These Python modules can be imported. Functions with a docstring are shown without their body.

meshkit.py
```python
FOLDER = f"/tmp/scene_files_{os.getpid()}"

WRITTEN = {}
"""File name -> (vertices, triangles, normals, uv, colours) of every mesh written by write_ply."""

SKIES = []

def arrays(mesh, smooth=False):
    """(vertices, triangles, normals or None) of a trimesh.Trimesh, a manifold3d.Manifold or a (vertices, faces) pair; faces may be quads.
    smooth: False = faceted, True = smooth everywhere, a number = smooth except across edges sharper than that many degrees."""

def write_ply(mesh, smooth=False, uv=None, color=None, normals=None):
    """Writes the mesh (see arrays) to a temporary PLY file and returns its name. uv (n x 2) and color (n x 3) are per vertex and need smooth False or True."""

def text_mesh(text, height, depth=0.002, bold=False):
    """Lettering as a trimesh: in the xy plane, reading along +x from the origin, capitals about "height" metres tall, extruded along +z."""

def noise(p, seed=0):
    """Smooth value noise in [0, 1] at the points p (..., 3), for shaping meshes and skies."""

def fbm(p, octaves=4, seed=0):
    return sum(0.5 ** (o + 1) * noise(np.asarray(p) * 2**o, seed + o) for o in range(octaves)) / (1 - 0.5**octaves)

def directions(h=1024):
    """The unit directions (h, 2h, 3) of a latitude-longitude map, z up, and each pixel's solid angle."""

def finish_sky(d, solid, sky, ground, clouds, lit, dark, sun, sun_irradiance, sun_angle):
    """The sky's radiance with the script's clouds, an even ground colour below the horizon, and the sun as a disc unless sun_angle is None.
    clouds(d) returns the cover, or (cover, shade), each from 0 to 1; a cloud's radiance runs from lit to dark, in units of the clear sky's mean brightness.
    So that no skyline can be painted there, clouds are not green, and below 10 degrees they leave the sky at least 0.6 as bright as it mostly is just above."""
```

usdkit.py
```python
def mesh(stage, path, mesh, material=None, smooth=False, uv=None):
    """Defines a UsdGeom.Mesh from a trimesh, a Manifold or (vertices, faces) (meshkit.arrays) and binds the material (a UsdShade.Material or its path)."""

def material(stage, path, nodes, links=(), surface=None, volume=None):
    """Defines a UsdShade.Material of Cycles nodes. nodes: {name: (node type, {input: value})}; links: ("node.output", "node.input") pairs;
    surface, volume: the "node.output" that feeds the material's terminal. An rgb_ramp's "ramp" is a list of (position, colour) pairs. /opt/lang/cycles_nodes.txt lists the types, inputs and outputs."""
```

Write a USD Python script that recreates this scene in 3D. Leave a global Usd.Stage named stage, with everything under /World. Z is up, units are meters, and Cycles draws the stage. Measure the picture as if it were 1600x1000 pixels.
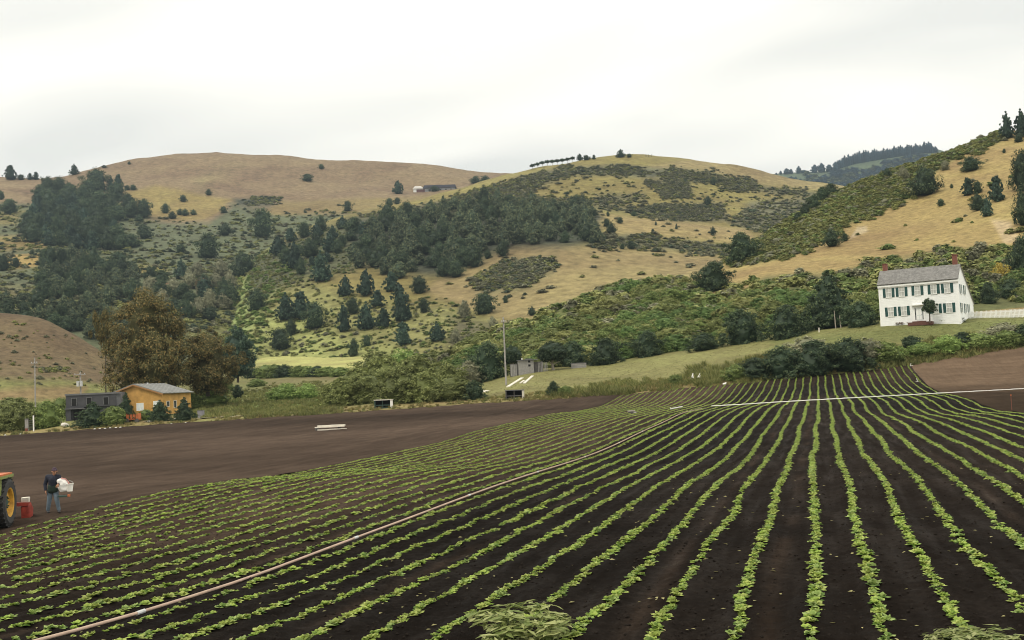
import math, random
import numpy as np
import trimesh
import manifold3d as m3
import usdkit, meshkit
from pxr import Usd, UsdGeom, UsdLux, UsdShade, Gf, Sdf, Vt
from scipy.interpolate import PchipInterpolator

stage = Usd.Stage.CreateInMemory()
UsdGeom.SetStageUpAxis(stage, 'Z')
UsdGeom.SetStageMetersPerUnit(stage, 1.0)
stage.SetDefaultPrim(UsdGeom.Xform.Define(stage, '/World').GetPrim())
UsdGeom.Scope.Define(stage, '/World/Looks')

# ------------------------------------------------------------------ camera, sky, sun, exposure
F = 1700.0                      # focal length in pixels of a 1600 wide picture
HC = 3.4                        # camera height above the near field
ROLL = math.radians(2.5)
PITCH = math.atan(100 * math.cos(ROLL) / F)
YAW = -math.atan((1276.4 - 800) / F)      # the crop rows run along +y
EXPOSURE = 0.55
SUN_EL, SUN_AZ = math.radians(58), math.radians(35 + 180)
SUN_INT, SKY_STRENGTH = 0.38, 0.1
FW = np.array([math.sin(YAW) * math.cos(PITCH), math.cos(YAW) * math.cos(PITCH), math.sin(PITCH)])
R0 = np.array([math.cos(YAW), -math.sin(YAW), 0.0])
U0 = np.cross(R0, FW)
CR = math.cos(ROLL) * R0 - math.sin(ROLL) * U0
CU = math.sin(ROLL) * R0 + math.cos(ROLL) * U0
CAM = np.array([0, 0, HC])
HD = np.array([math.sin(YAW), math.cos(YAW)])        # heading in plan
RD = np.array([math.cos(YAW), -math.sin(YAW)])       # to the right of it

cam = UsdGeom.Camera.Define(stage, '/World/camera')
cam.AddTransformOp().Set(Gf.Matrix4d(*CR, 0, *CU, 0, *(-FW), 0, *CAM, 1))
cam.CreateHorizontalApertureAttr(36.0)
cam.CreateVerticalApertureAttr(22.5)
cam.CreateFocalLengthAttr(36.0 * F / 1600)
cam.CreateClippingRangeAttr(Gf.Vec2f(0.1, 20000))
cam.CreateExposureAttr(EXPOSURE)

sky_mat = usdkit.material(stage, '/World/Looks/overcast_sky', {
    'tc': ('texture_coordinate', {}),
    'sep': ('separate_xyz', {}),
    'zz': ('math', {'math_type': 'maximum', 'value2': 0.0}),
    'za': ('math', {'math_type': 'add', 'value2': 0.22}),
    'dx': ('math', {'math_type': 'divide'}), 'dy': ('math', {'math_type': 'divide'}),
    'cv': ('combine_xyz', {}),
    'mp': ('mapping', {'mapping_type': 'point', 'rotation': (0, 0, 0.35), 'location': (3.1, 1.7, 0), 'scale': (0.8, 1.5, 1.0)}),
    'n1': ('noise_texture', {'scale': 1.25, 'detail': 2.6, 'roughness': 0.42, 'distortion': 0.35}),
    'rp': ('rgb_ramp', {'ramp': [(0.0, (6.2, 6.2, 5.85)), (0.40, (6.9, 6.85, 6.35)), (0.50, (8.1, 7.9, 7.2)), (0.62, (9.4, 9.1, 8.15)), (1.0, (10.2, 9.8, 8.8))]}),
    'lum': ('map_range', {'from_min': 0.0, 'from_max': 1.0, 'to_min': 0.66, 'to_max': 1.5}),
    'ml': ('mix', {'mix_type': 'multiply', 'fac': 1.0}), 'lc': ('combine_xyz', {}),
    'sky': ('sky_texture', {'sky_type': 'single_scattering', 'sun_disc': False, 'sun_elevation': SUN_EL, 'sun_rotation': SUN_AZ}),
    'mx': ('mix', {'fac': 0.96}),
    'bg': ('background_shader', {'strength': SKY_STRENGTH}),
}, [('tc.generated', 'sep.vector'), ('sep.z', 'zz.value1'), ('zz.value', 'za.value1'), ('sep.x', 'dx.value1'), ('za.value', 'dx.value2'),
    ('sep.y', 'dy.value1'), ('za.value', 'dy.value2'), ('dx.value', 'cv.x'), ('dy.value', 'cv.y'), ('cv.vector', 'mp.vector'),
    ('mp.vector', 'n1.vector'), ('n1.fac', 'rp.fac'), ('zz.value', 'lum.value'), ('lum.result', 'lc.x'), ('lum.result', 'lc.y'), ('lum.result', 'lc.z'),
    ('rp.color', 'ml.color1'), ('lc.vector', 'ml.color2'), ('sky.color', 'mx.color1'), ('ml.color', 'mx.color2'), ('mx.color', 'bg.color')],
    surface='bg.background')
dome = UsdLux.DomeLight.Define(stage, '/World/sky')
UsdShade.MaterialBindingAPI.Apply(dome.GetPrim()).Bind(sky_mat)
sun = UsdLux.DistantLight.Define(stage, '/World/sun')
sun.CreateIntensityAttr(SUN_INT)
sun.CreateAngleAttr(14.0)
sun.CreateNormalizeAttr(True)
sun.CreateColorAttr(Gf.Vec3f(1.0, 0.93, 0.80))
_d = Gf.Vec3d(math.sin(SUN_AZ) * math.cos(SUN_EL), math.cos(SUN_AZ) * math.cos(SUN_EL), math.sin(SUN_EL))
sun.AddTransformOp().Set(Gf.Matrix4d().SetRotate(Gf.Rotation(Gf.Vec3d(0, 0, 1), _d)))

# ------------------------------------------------------------------ picture rays -> places in the valley
def ray(u, v):
    u, v = np.asarray(u, float), np.asarray(v, float)
    return F * FW + (u - 800)[..., None] * CR - (v - 500)[..., None] * CU

def se(u, v):
    """lateral tangent and elevation tangent, both per metre of depth along the heading"""
    d = ray(u, v)
    h = d[..., 0] * HD[0] + d[..., 1] * HD[1]
    return (d[..., 0] * RD[0] + d[..., 1] * RD[1]) / h, d[..., 2] / h

def world(s, b, z):
    s, b, z = np.broadcast_arrays(np.asarray(s, float), np.asarray(b, float), np.asarray(z, float))
    return np.stack([HD[0] * b + RD[0] * s * b, HD[1] * b + RD[1] * s * b, z], -1)

def project(p):
    q = np.asarray(p) - CAM
    f = q @ FW
    f = np.where(f < 0.5, 0.5, f)
    return 800 + F * (q @ CR) / f, 500 - F * (q @ CU) / f

def depth(p):
    p = np.asarray(p)
    return p[..., 0] * HD[0] + p[..., 1] * HD[1]

def at(u, v, b):
    s, e = se(u, v)
    return world(s, b, HC + e * b)

# ------------------------------------------------------------------ prims, names, labels
USED = {}
FOLIAGE = set()
def numbered(parent, name):
    k = USED.get((parent, name), 0)
    USED[(parent, name)] = k + 1
    return f'{parent}/{name}' + (f'_{k:03d}' if k else '')

def tag(prim, label=None, cat=None, group=None, kind=None):
    prim = prim.GetPrim() if hasattr(prim, 'GetPrim') else prim
    for k, x in (('label', label), ('category', cat), ('group', group), ('kind', kind)):
        if x:
            prim.SetCustomDataByKey(k, x)
    return prim

def thing(name, label, cat, loc=(0, 0, 0), rz=0.0, group=None, kind=None, scale=None, ref=None, sx=None):
    x = UsdGeom.Xform.Define(stage, numbered('/World', name))
    x.AddTranslateOp().Set(Gf.Vec3d(*map(float, loc)))
    if rz:
        x.AddRotateZOp().Set(float(rz))
    if scale is not None:
        x.AddScaleOp().Set(Gf.Vec3f(*map(float, scale)))
    p = x.GetPrim()
    tag(p, label, cat, group, kind)
    if ref:
        p.GetReferences().AddInternalReference(Sdf.Path(ref))
        p.SetInstanceable(True)
    return p

def leaf_tones(m, mesh):
    """one tone per leaf (per connected piece); big solid pieces stay dark"""
    from scipy.sparse import coo_matrix
    from scipy.sparse.csgraph import connected_components
    v, f = (mesh.vertices, mesh.faces) if hasattr(mesh, 'vertices') else mesh
    f = np.asarray(f)
    n = len(v)
    g = coo_matrix((np.ones(2 * len(f)), (np.r_[f[:, 0], f[:, 1]], np.r_[f[:, 1], f[:, 2]])), shape=(n, n))
    k, lab = connected_components(g, directed=False)
    r = np.random.default_rng(n).uniform(0, 1, k)
    r[np.bincount(lab) > 60] = .25
    UsdGeom.PrimvarsAPI(m).CreatePrimvar('tone', Sdf.ValueTypeNames.FloatArray, 'vertex').Set(Vt.FloatArray.FromNumpy(r[lab].astype(np.float32)))

def part(parent, name, mesh, mat, smooth=False, label=None):
    path = numbered(str(parent.GetPath()), name)
    m = usdkit.mesh(stage, path, mesh, mat, smooth)
    m.CreateDoubleSidedAttr(True)
    if mat.GetPath() in FOLIAGE:
        leaf_tones(m, mesh)
    if label:
        m.GetPrim().SetCustomDataByKey('label', label)
    return m.GetPrim()

def top(name, mesh, mat, label, cat, smooth=False, group=None, kind=None):
    m = usdkit.mesh(stage, numbered('/World', name), mesh, mat, smooth)
    m.CreateDoubleSidedAttr(True)
    tag(m, label, cat, group, kind)
    return m.GetPrim()

def color_var(prim, name, colors):
    UsdGeom.PrimvarsAPI(prim).CreatePrimvar(name, Sdf.ValueTypeNames.Color3fArray, 'vertex').Set(Vt.Vec3fArray.FromNumpy(np.asarray(colors, np.float32)))

def klass(name):
    """a prototype that is only drawn where a thing references it"""
    return stage.CreateClassPrim('/World/' + name)

def instancer(name, protos, pos, which, rot, scl, label, cat, kind='stuff'):
    """protos: [(mesh, material)]; one countless mass"""
    path = numbered('/World', name)
    pi = UsdGeom.PointInstancer.Define(stage, path)
    paths = []
    for k, (mesh, mat) in enumerate(protos):
        m = usdkit.mesh(stage, f'{path}/kinds/{name}_kind' + (f'_{k:03d}' if k else ''), mesh, mat)
        m.CreateDoubleSidedAttr(True)
        if mat.GetPath() in FOLIAGE:
            leaf_tones(m, mesh)
        paths.append(m.GetPath())
    pi.CreatePrototypesRel().SetTargets(paths)
    pi.CreatePositionsAttr(Vt.Vec3fArray.FromNumpy(np.asarray(pos, np.float32)))
    pi.CreateProtoIndicesAttr(Vt.IntArray.FromNumpy(np.asarray(which, np.int32)))
    a = np.asarray(rot, float) / 2
    q = Vt.QuathArray([Gf.Quath(float(c), 0, 0, float(s)) for c, s in zip(np.cos(a), np.sin(a))])
    pi.CreateOrientationsAttr(q)
    pi.CreateScalesAttr(Vt.Vec3fArray.FromNumpy(np.asarray(scl, np.float32)))
    tag(pi, label, cat, None, kind)
    return pi

# ------------------------------------------------------------------ materials
def paint(name, color, rough=0.6, var=0.12, scale=4.0, metallic=0.0, spec=0.4, bump=0.0):
    lo, hi = [c * (1 - var) for c in color], [min(1, c * (1 + var)) for c in color]
    nodes = {'tc': ('texture_coordinate', {}), 'n': ('noise_texture', {'scale': scale, 'detail': 5, 'roughness': 0.65}),
             'r': ('rgb_ramp', {'ramp': [(0.3, lo), (0.7, hi)]}),
             'p': ('principled_bsdf', {'roughness': rough, 'metallic': metallic, 'specular_ior_level': spec})}
    links = [('tc.object', 'n.vector'), ('n.fac', 'r.fac'), ('r.color', 'p.base_color')]
    if bump:
        nodes['b'] = ('bump', {'strength': 0.6, 'distance': bump})
        links += [('n.fac', 'b.height'), ('b.normal', 'p.normal')]
    return usdkit.material(stage, '/World/Looks/' + name, nodes, links, surface='p.BSDF')

def foliage(name, dark, mid, light, hue=0.25, trans=0.22):
    """each leaf its own tone; each plant a little different; slow drift over the ground"""
    dark, mid, light = [[0.82 * c for c in col] for col in (dark, mid, light)]
    nodes = {'g': ('geometry', {}), 'is': ('attribute', {'attribute': 'tone'}), 'o': ('object_info', {}),
             'n': ('noise_texture', {'scale': 0.06, 'detail': 3}),
             'r': ('rgb_ramp', {'ramp': [(0.0, dark), (0.5, mid), (1.0, light)]}),
             'v1': ('map_range', {'from_min': 0.0, 'from_max': 1.0, 'to_min': 1 - hue, 'to_max': 1 + hue}),
             'v2': ('map_range', {'from_min': 0.3, 'from_max': 0.7, 'to_min': 1 - hue * 0.7, 'to_max': 1 + hue * 0.7}),
             'm': ('math', {'math_type': 'multiply'}),
             'c': ('hsv', {}),
             'p': ('principled_bsdf', {'roughness': 0.62, 'specular_ior_level': 0.22}),
             't': ('translucent_bsdf', {}), 'mx': ('mix_closure', {'fac': trans})}
    links = [('is.fac', 'r.fac'), ('o.random', 'v1.value'), ('g.position', 'n.vector'), ('n.fac', 'v2.value'),
             ('v1.result', 'm.value1'), ('v2.result', 'm.value2'), ('r.color', 'c.color'), ('m.value', 'c.value'),
             ('c.color', 'p.base_color'), ('c.color', 't.color'), ('p.BSDF', 'mx.closure1'), ('t.BSDF', 'mx.closure2')]
    m = usdkit.material(stage, '/World/Looks/' + name, nodes, links, surface='mx.closure')
    FOLIAGE.add(m.GetPath())
    return m

def ground_look(name, near=0.35, far=0.03, amp=0.45, bump=0.25, rough=0.9):
    """the plant cover painted on the land, broken up by tufts of two sizes and slow drift"""
    nodes = {'a': ('attribute', {'attribute': 'cover'}), 'g': ('geometry', {}),
             'n1': ('noise_texture', {'scale': near, 'detail': 6, 'roughness': 0.7}),
             'n2': ('noise_texture', {'scale': far, 'detail': 4, 'roughness': 0.6, 'distortion': 0.6}),
             'r1': ('map_range', {'from_min': 0.28, 'from_max': 0.72, 'to_min': 0.78 * (1 - amp), 'to_max': 0.78 * (1 + amp)}),
             'r2': ('map_range', {'from_min': 0.3, 'from_max': 0.7, 'to_min': 0.8, 'to_max': 1.2}),
             'm': ('math', {'math_type': 'multiply'}),
             'r3': ('map_range', {'from_min': 0.3, 'from_max': 0.7, 'to_min': 0.488, 'to_max': 0.512}),
             'h': ('hsv', {}),
             'b': ('bump', {'strength': 0.8, 'distance': bump}),
             'p': ('principled_bsdf', {'roughness': rough, 'specular_ior_level': 0.12})}
    links = [('g.position', 'n1.vector'), ('g.position', 'n2.vector'), ('n1.fac', 'r1.value'), ('n2.fac', 'r2.value'), ('n2.fac', 'r3.value'),
             ('r1.result', 'm.value1'), ('r2.result', 'm.value2'), ('a.color', 'h.color'), ('m.value', 'h.value'), ('r3.result', 'h.hue'),
             ('h.color', 'p.base_color'), ('n1.fac', 'b.height'), ('b.normal', 'p.normal')]
    return usdkit.material(stage, '/World/Looks/' + name, nodes, links, surface='p.BSDF')

# ------------------------------------------------------------------ small mesh helpers
def box(x0, x1, y0, y1, z0, z1):
    m = trimesh.creation.box([abs(x1 - x0), abs(y1 - y0), abs(z1 - z0)])
    m.apply_translation([(x0 + x1) / 2, (y0 + y1) / 2, (z0 + z1) / 2])
    return m

def cat(*ms):
    ms = [m for g in ms for m in (g if isinstance(g, (list, tuple)) else [g])]
    return trimesh.util.concatenate(ms)

def tube(path, radii, n=8, cap=True):
    path = np.asarray(path, float)
    radii = np.broadcast_to(np.asarray(radii, float), (len(path),))
    t = np.gradient(path, axis=0)
    t /= np.linalg.norm(t, axis=1)[:, None] + 1e-12
    ref = np.where(np.abs(t[:, 2:3]) > 0.9, [[1.0, 0, 0]], [[0, 0, 1.0]])
    a = np.cross(t, ref); a /= np.linalg.norm(a, axis=1)[:, None] + 1e-12
    b = np.cross(t, a)
    ang = np.arange(n) / n * 2 * np.pi
    ring = path[:, None] + radii[:, None, None] * (np.cos(ang)[None, :, None] * a[:, None] + np.sin(ang)[None, :, None] * b[:, None])
    v = ring.reshape(-1, 3)
    f = []
    i = np.arange(len(path) - 1)[:, None] * n
    k = np.arange(n)[None]
    k2 = (k + 1) % n
    q = np.stack([i + k, i + n + k, i + n + k2, i + k2], -1).reshape(-1, 4)
    f = np.vstack([q[:, [0, 1, 2]], q[:, [0, 2, 3]]])
    if cap:
        c0, c1 = len(v), len(v) + 1
        v = np.vstack([v, path[0], path[-1]])
        kk = np.arange(n); kk2 = (kk + 1) % n
        f = np.vstack([f, np.stack([np.full(n, c0), kk, kk2], 1), np.stack([np.full(n, c1), (len(path) - 1) * n + kk2, (len(path) - 1) * n + kk], 1)])
    return trimesh.Trimesh(v, f, process=False)

def prism(poly, depth, axis='y'):
    """a polygon in (x, z), given depth along y from 0"""
    from shapely.geometry import Polygon
    m = trimesh.creation.extrude_polygon(Polygon(poly), depth, engine='earcut')
    v = m.vertices.copy()
    m.vertices = np.stack([v[:, 0], depth - v[:, 2], v[:, 1]], 1)
    return m

def grid_faces(nr, nc):
    i = np.arange(nr - 1)[:, None] * nc + np.arange(nc - 1)[None]
    i = i.ravel()
    return np.vstack([np.stack([i, i + 1, i + nc + 1], 1), np.stack([i, i + nc + 1, i + nc], 1)])

# ------------------------------------------------------------------ foliage shapes
def leaves(c, nrm, size, rng, slim=0.55):
    """one small pointed leaf clump face per centre (a bent pair of triangles)"""
    n = len(c)
    nrm = nrm / (np.linalg.norm(nrm, axis=1)[:, None] + 1e-9)
    a = np.cross(nrm, rng.normal(size=(n, 3)))
    a /= np.linalg.norm(a, axis=1)[:, None] + 1e-9
    b = np.cross(nrm, a)
    s = size[:, None]
    w = slim * rng.uniform(0.7, 1.3, (n, 1))
    p0 = c - a * s * 0.55
    p1 = c + b * s * w * 0.5 + nrm * s * 0.10
    p2 = c + a * s * 0.6
    p3 = c - b * s * w * 0.5 + nrm * s * 0.10
    v = np.stack([p0, p1, p2, p3], 1).reshape(-1, 3)
    k = np.arange(n)[:, None] * 4
    f = np.vstack([k + [[0, 1, 2]], k + [[0, 2, 3]]])
    return v, f

def crown(seed, prof, ncl, per, clr, size, up=0.35, squash=0.75, inner=0.45, core=0.6, lump=0.25, slim=0.55, taper=0.0, flat=False):
    """a crown in a unit tree (height 1, width 1): clumps spread through the volume the profile [(z, r)] turns, leaves through each clump"""
    rng = np.random.default_rng(seed)
    pz, pr = np.array([p[0] for p in prof]), np.array([p[1] for p in prof])
    zs = np.linspace(pz[0], pz[-1], 200)
    w = np.interp(zs, pz, pr) ** 1.3 + 0.02
    z = rng.choice(zs, ncl, p=w / w.sum()) + rng.normal(0, 0.01, ncl)
    ang = rng.uniform(0, 2 * np.pi, ncl)
    lob = 1 + lump * np.sin(ang * 2 + seed) * np.sin(z * 9 + seed * 1.7) + rng.normal(0, lump * 0.5, ncl)
    r = np.interp(z, pz, pr) * (inner + (1 - inner) * np.sqrt(rng.uniform(0, 1, ncl))) * lob
    c = np.stack([r * np.cos(ang), r * np.sin(ang), z], 1)
    cr = clr * rng.uniform(0.55, 1.35, ncl) * (1 - taper * (z - pz[0]) / (pz[-1] - pz[0]))
    d = rng.normal(size=(ncl, per, 3))
    d /= np.linalg.norm(d, axis=2)[..., None]
    rad = rng.uniform(0.15, 1, (ncl, per, 1)) ** 0.5
    p = c[:, None] + d * rad * cr[:, None, None] * np.array([1, 1, squash])
    out = c * np.array([1, 1, 0.0])
    out = out / (np.linalg.norm(out, axis=1)[:, None] + 0.05)
    nr = d * 0.8 + out[:, None] * 0.5 + np.array([0, 0, up]) + rng.normal(0, 0.35, d.shape)
    s = (size * rng.uniform(0.6, 1.4, ncl * per))
    v, f = leaves(p.reshape(-1, 3), nr.reshape(-1, 3), s, rng, slim)
    if core:
        ic = trimesh.creation.icosphere(2)
        q = ic.vertices.copy()
        zc = (q[:, 2] * 0.5 + 0.5) * (pz[-1] - pz[0]) * 0.92 + pz[0]
        rr = np.interp(zc, pz, pr) * core * (0.8 + 0.5 * meshkit.noise(q * 2.3 + seed, seed))
        h = np.linalg.norm(q[:, :2], axis=1)[:, None] + 1e-6
        q = np.c_[q[:, :2] / h * rr[:, None], zc]
        f = np.vstack([f, ic.faces + len(v)])
        v = np.vstack([v, q])
    return v, f

def trunk_mesh(seed, height, r, limbs=4, spread=0.3, lean=0.02):
    rng = np.random.default_rng(seed)
    zz = np.linspace(-0.06, height, 7)
    path = np.c_[lean * np.sin(zz * 4 + seed), lean * np.cos(zz * 3 + seed), zz]
    ms = [tube(path, np.linspace(r * 1.25, r * 0.45, 7), 7)]
    for k in range(limbs):
        a = 2 * np.pi * (k + rng.uniform(0, 0.6)) / limbs
        z0 = height * rng.uniform(0.35, 0.85)
        st = np.array([lean * np.sin(z0 * 4 + seed), lean * np.cos(z0 * 3 + seed), z0])
        en = st + np.array([math.cos(a) * spread, math.sin(a) * spread, rng.uniform(0.1, 0.24)])
        mid = (st + en) / 2 + [0, 0, 0.02]
        ms.append(tube([st, mid, en], [r * 0.5, r * 0.35, r * 0.15], 5))
    return cat(ms)

# ------------------------------------------------------------------ the field's lie (heights over x across the rows, y along them)
XN = [-130, -100, -74, -52, -40, -28, -18, -10, -5, 0, 5, 10, 15, 22, 35, 60.0]
YN = [9, 12, 16, 21, 27, 34, 43, 54, 65, 75, 84, 92, 100, 110, 122, 136, 150, 170.0]
ZN = np.array([[-1.53, -1.53, -1.52, -1.52, -1.52, -1.52, -1.53, -1.54, -1.56, -1.59, -1.6, -1.59, -1.56, -1.54, -1.49, -1.43, -1.34, -1.19], [-1.53, -1.53, -1.52, -1.52, -1.51, -1.52, -1.52, -1.53, -1.55, -1.57, -1.58, -1.56, -1.49, -1.35, -1.12, -0.81, -0.51, -0.24], [-1.48, -1.48, -1.48, -1.48, -1.48, -1.49, -1.49, -1.48, -1.47, -1.47, -1.46, -1.42, -1.33, -1.13, -0.82, -0.41, -0.02, 0.55], [-1.29, -1.32, -1.36, -1.39, -1.4, -1.39, -1.37, -1.33, -1.3, -1.23, -1.15, -1.07, -0.98, -0.78, -0.51, -0.13, 0.41, 1.35], [-1.0, -1.08, -1.18, -1.27, -1.31, -1.22, -1.11, -1.14, -1.13, -1.02, -0.84, -0.69, -0.58, -0.41, -0.3, -0.06, 0.64, 1.9], [-0.56, -0.66, -0.81, -0.99, -1.16, -0.85, -0.6, -0.88, -0.84, -0.72, -0.38, -0.2, -0.08, 0.05, -0.09, -0.01, 0.91, 2.54], [-0.18, -0.28, -0.38, -0.49, -0.51, -0.42, -0.31, -0.55, -0.45, -0.24, -0.03, 0.09, 0.11, 0.12, 0.05, 0.41, 1.46, 3.13], [0.04, 0.01, -0.16, -0.25, -0.23, -0.19, -0.25, -0.31, -0.12, 0.04, 0.17, 0.33, 0.26, 0.2, 0.24, 0.78, 1.82, 3.52], [-0.02, -0.01, 0.02, -0.03, -0.08, -0.07, -0.18, -0.21, -0.08, 0.11, 0.3, 0.39, 0.37, 0.3, 0.38, 0.93, 1.95, 3.73], [-0.07, -0.08, 0.04, 0.12, -0.01, 0.1, 0.02, -0.0, 0.03, 0.09, 0.15, 0.27, 0.4, 0.41, 0.49, 0.97, 2.0, 3.93], [0.02, 0.06, 0.07, 0.04, 0.06, 0.13, 0.15, 0.15, 0.14, 0.07, -0.04, 0.07, 0.42, 0.49, 0.52, 0.93, 2.0, 4.14], [0.11, 0.12, 0.1, 0.07, 0.09, 0.11, 0.11, 0.16, 0.19, 0.11, -0.1, -0.08, 0.36, 0.49, 0.48, 0.85, 1.98, 4.35], [0.17, 0.16, 0.14, 0.12, 0.12, 0.12, 0.12, 0.19, 0.22, 0.15, -0.0, 0.06, 0.29, 0.39, 0.39, 0.82, 1.98, 4.51], [0.23, 0.21, 0.19, 0.17, 0.16, 0.16, 0.18, 0.23, 0.25, 0.2, 0.15, 0.18, 0.23, 0.25, 0.29, 0.85, 1.94, 4.73], [0.3, 0.29, 0.28, 0.27, 0.26, 0.26, 0.28, 0.31, 0.33, 0.32, 0.32, 0.29, 0.25, 0.23, 0.37, 1.08, 2.36, 5.57], [0.42, 0.42, 0.42, 0.43, 0.44, 0.45, 0.46, 0.48, 0.5, 0.51, 0.53, 0.54, 0.58, 0.67, 1.08, 2.13, 3.84, 6.99]])
_py = PchipInterpolator(np.log(YN), ZN, axis=1)
def zfield(x, y):
    x, y = np.broadcast_arrays(np.asarray(x, float), np.asarray(y, float))
    sh = x.shape
    x = np.clip(x.ravel(), XN[0], XN[-1])
    y = y.ravel()
    yc = np.clip(y, YN[0], YN[-1])
    cols = _py(np.log(yc))                      # (nx, n)
    s = (_py(np.log(YN[-1])) - _py(np.log(YN[-1] - 6))) / 6.0
    cols = cols + s[:, None] * np.clip(y - YN[-1], 0, 15)[None] * 0.6
    i = np.clip(np.searchsorted(XN, x, 'right') - 1, 0, len(XN) - 2)
    X = np.array(XN)
    t = (x - X[i]) / (X[i + 1] - X[i])
    k = np.arange(len(x))
    g = np.gradient(cols, X, axis=0)
    dx = X[i + 1] - X[i]
    h00, h10, h01, h11 = 2 * t**3 - 3 * t**2 + 1, t**3 - 2 * t**2 + t, -2 * t**3 + 3 * t**2, t**3 - t**2
    out = h00 * cols[i, k] + h10 * dx * g[i, k] * 0.7 + h01 * cols[i + 1, k] + h11 * dx * g[i + 1, k] * 0.7
    return out.reshape(sh)

def on_field(u, v, bmax=190.0):
    """where the ray through a picture point meets the field"""
    s, e = se(u, v)
    b = np.concatenate([np.linspace(6, 60, 300), np.linspace(60, bmax, 400)[1:]])
    p = world(s, b, HC + e * b)
    below = p[:, 2] - zfield(p[:, 0], p[:, 1])
    k = np.argmax(below < 0) if (below < 0).any() else len(b) - 1
    if k > 0:
        t = below[k - 1] / (below[k - 1] - below[k] + 1e-9)
        p = p[k - 1] * (1 - t) + p[k] * t
    else:
        p = p[0]
    return np.array([p[0], p[1], float(zfield(p[0], p[1]))])

S_ROW, X_ROW = 0.95, -0.36                   # row spacing, x of row 0
K_LEFT, K_RIGHT = -28, 13
EDGE = [(-200, 694, 181), (-60, 684, 178), (0, 680, 176), (120, 672, 174), (250, 663, 172), (375, 655, 170), (500, 647, 168), (620, 639, 165), (750, 630, 163), (860, 622, 160), (960, 615.5, 158),
        (975, 616, 155), (1130, 597, 153), (1276, 584, 152.5), (1420, 567, 155.5), (1500, 557, 158), (1600, 546, 162), (1700, 535, 165), (1800, 524, 168)]
_es = np.array([float(se(u, v)[0]) for u, v, b in EDGE])
_eb = np.array([b for u, v, b in EDGE], float)
def edge_b(s):
    return np.interp(s, _es, _eb)

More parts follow.
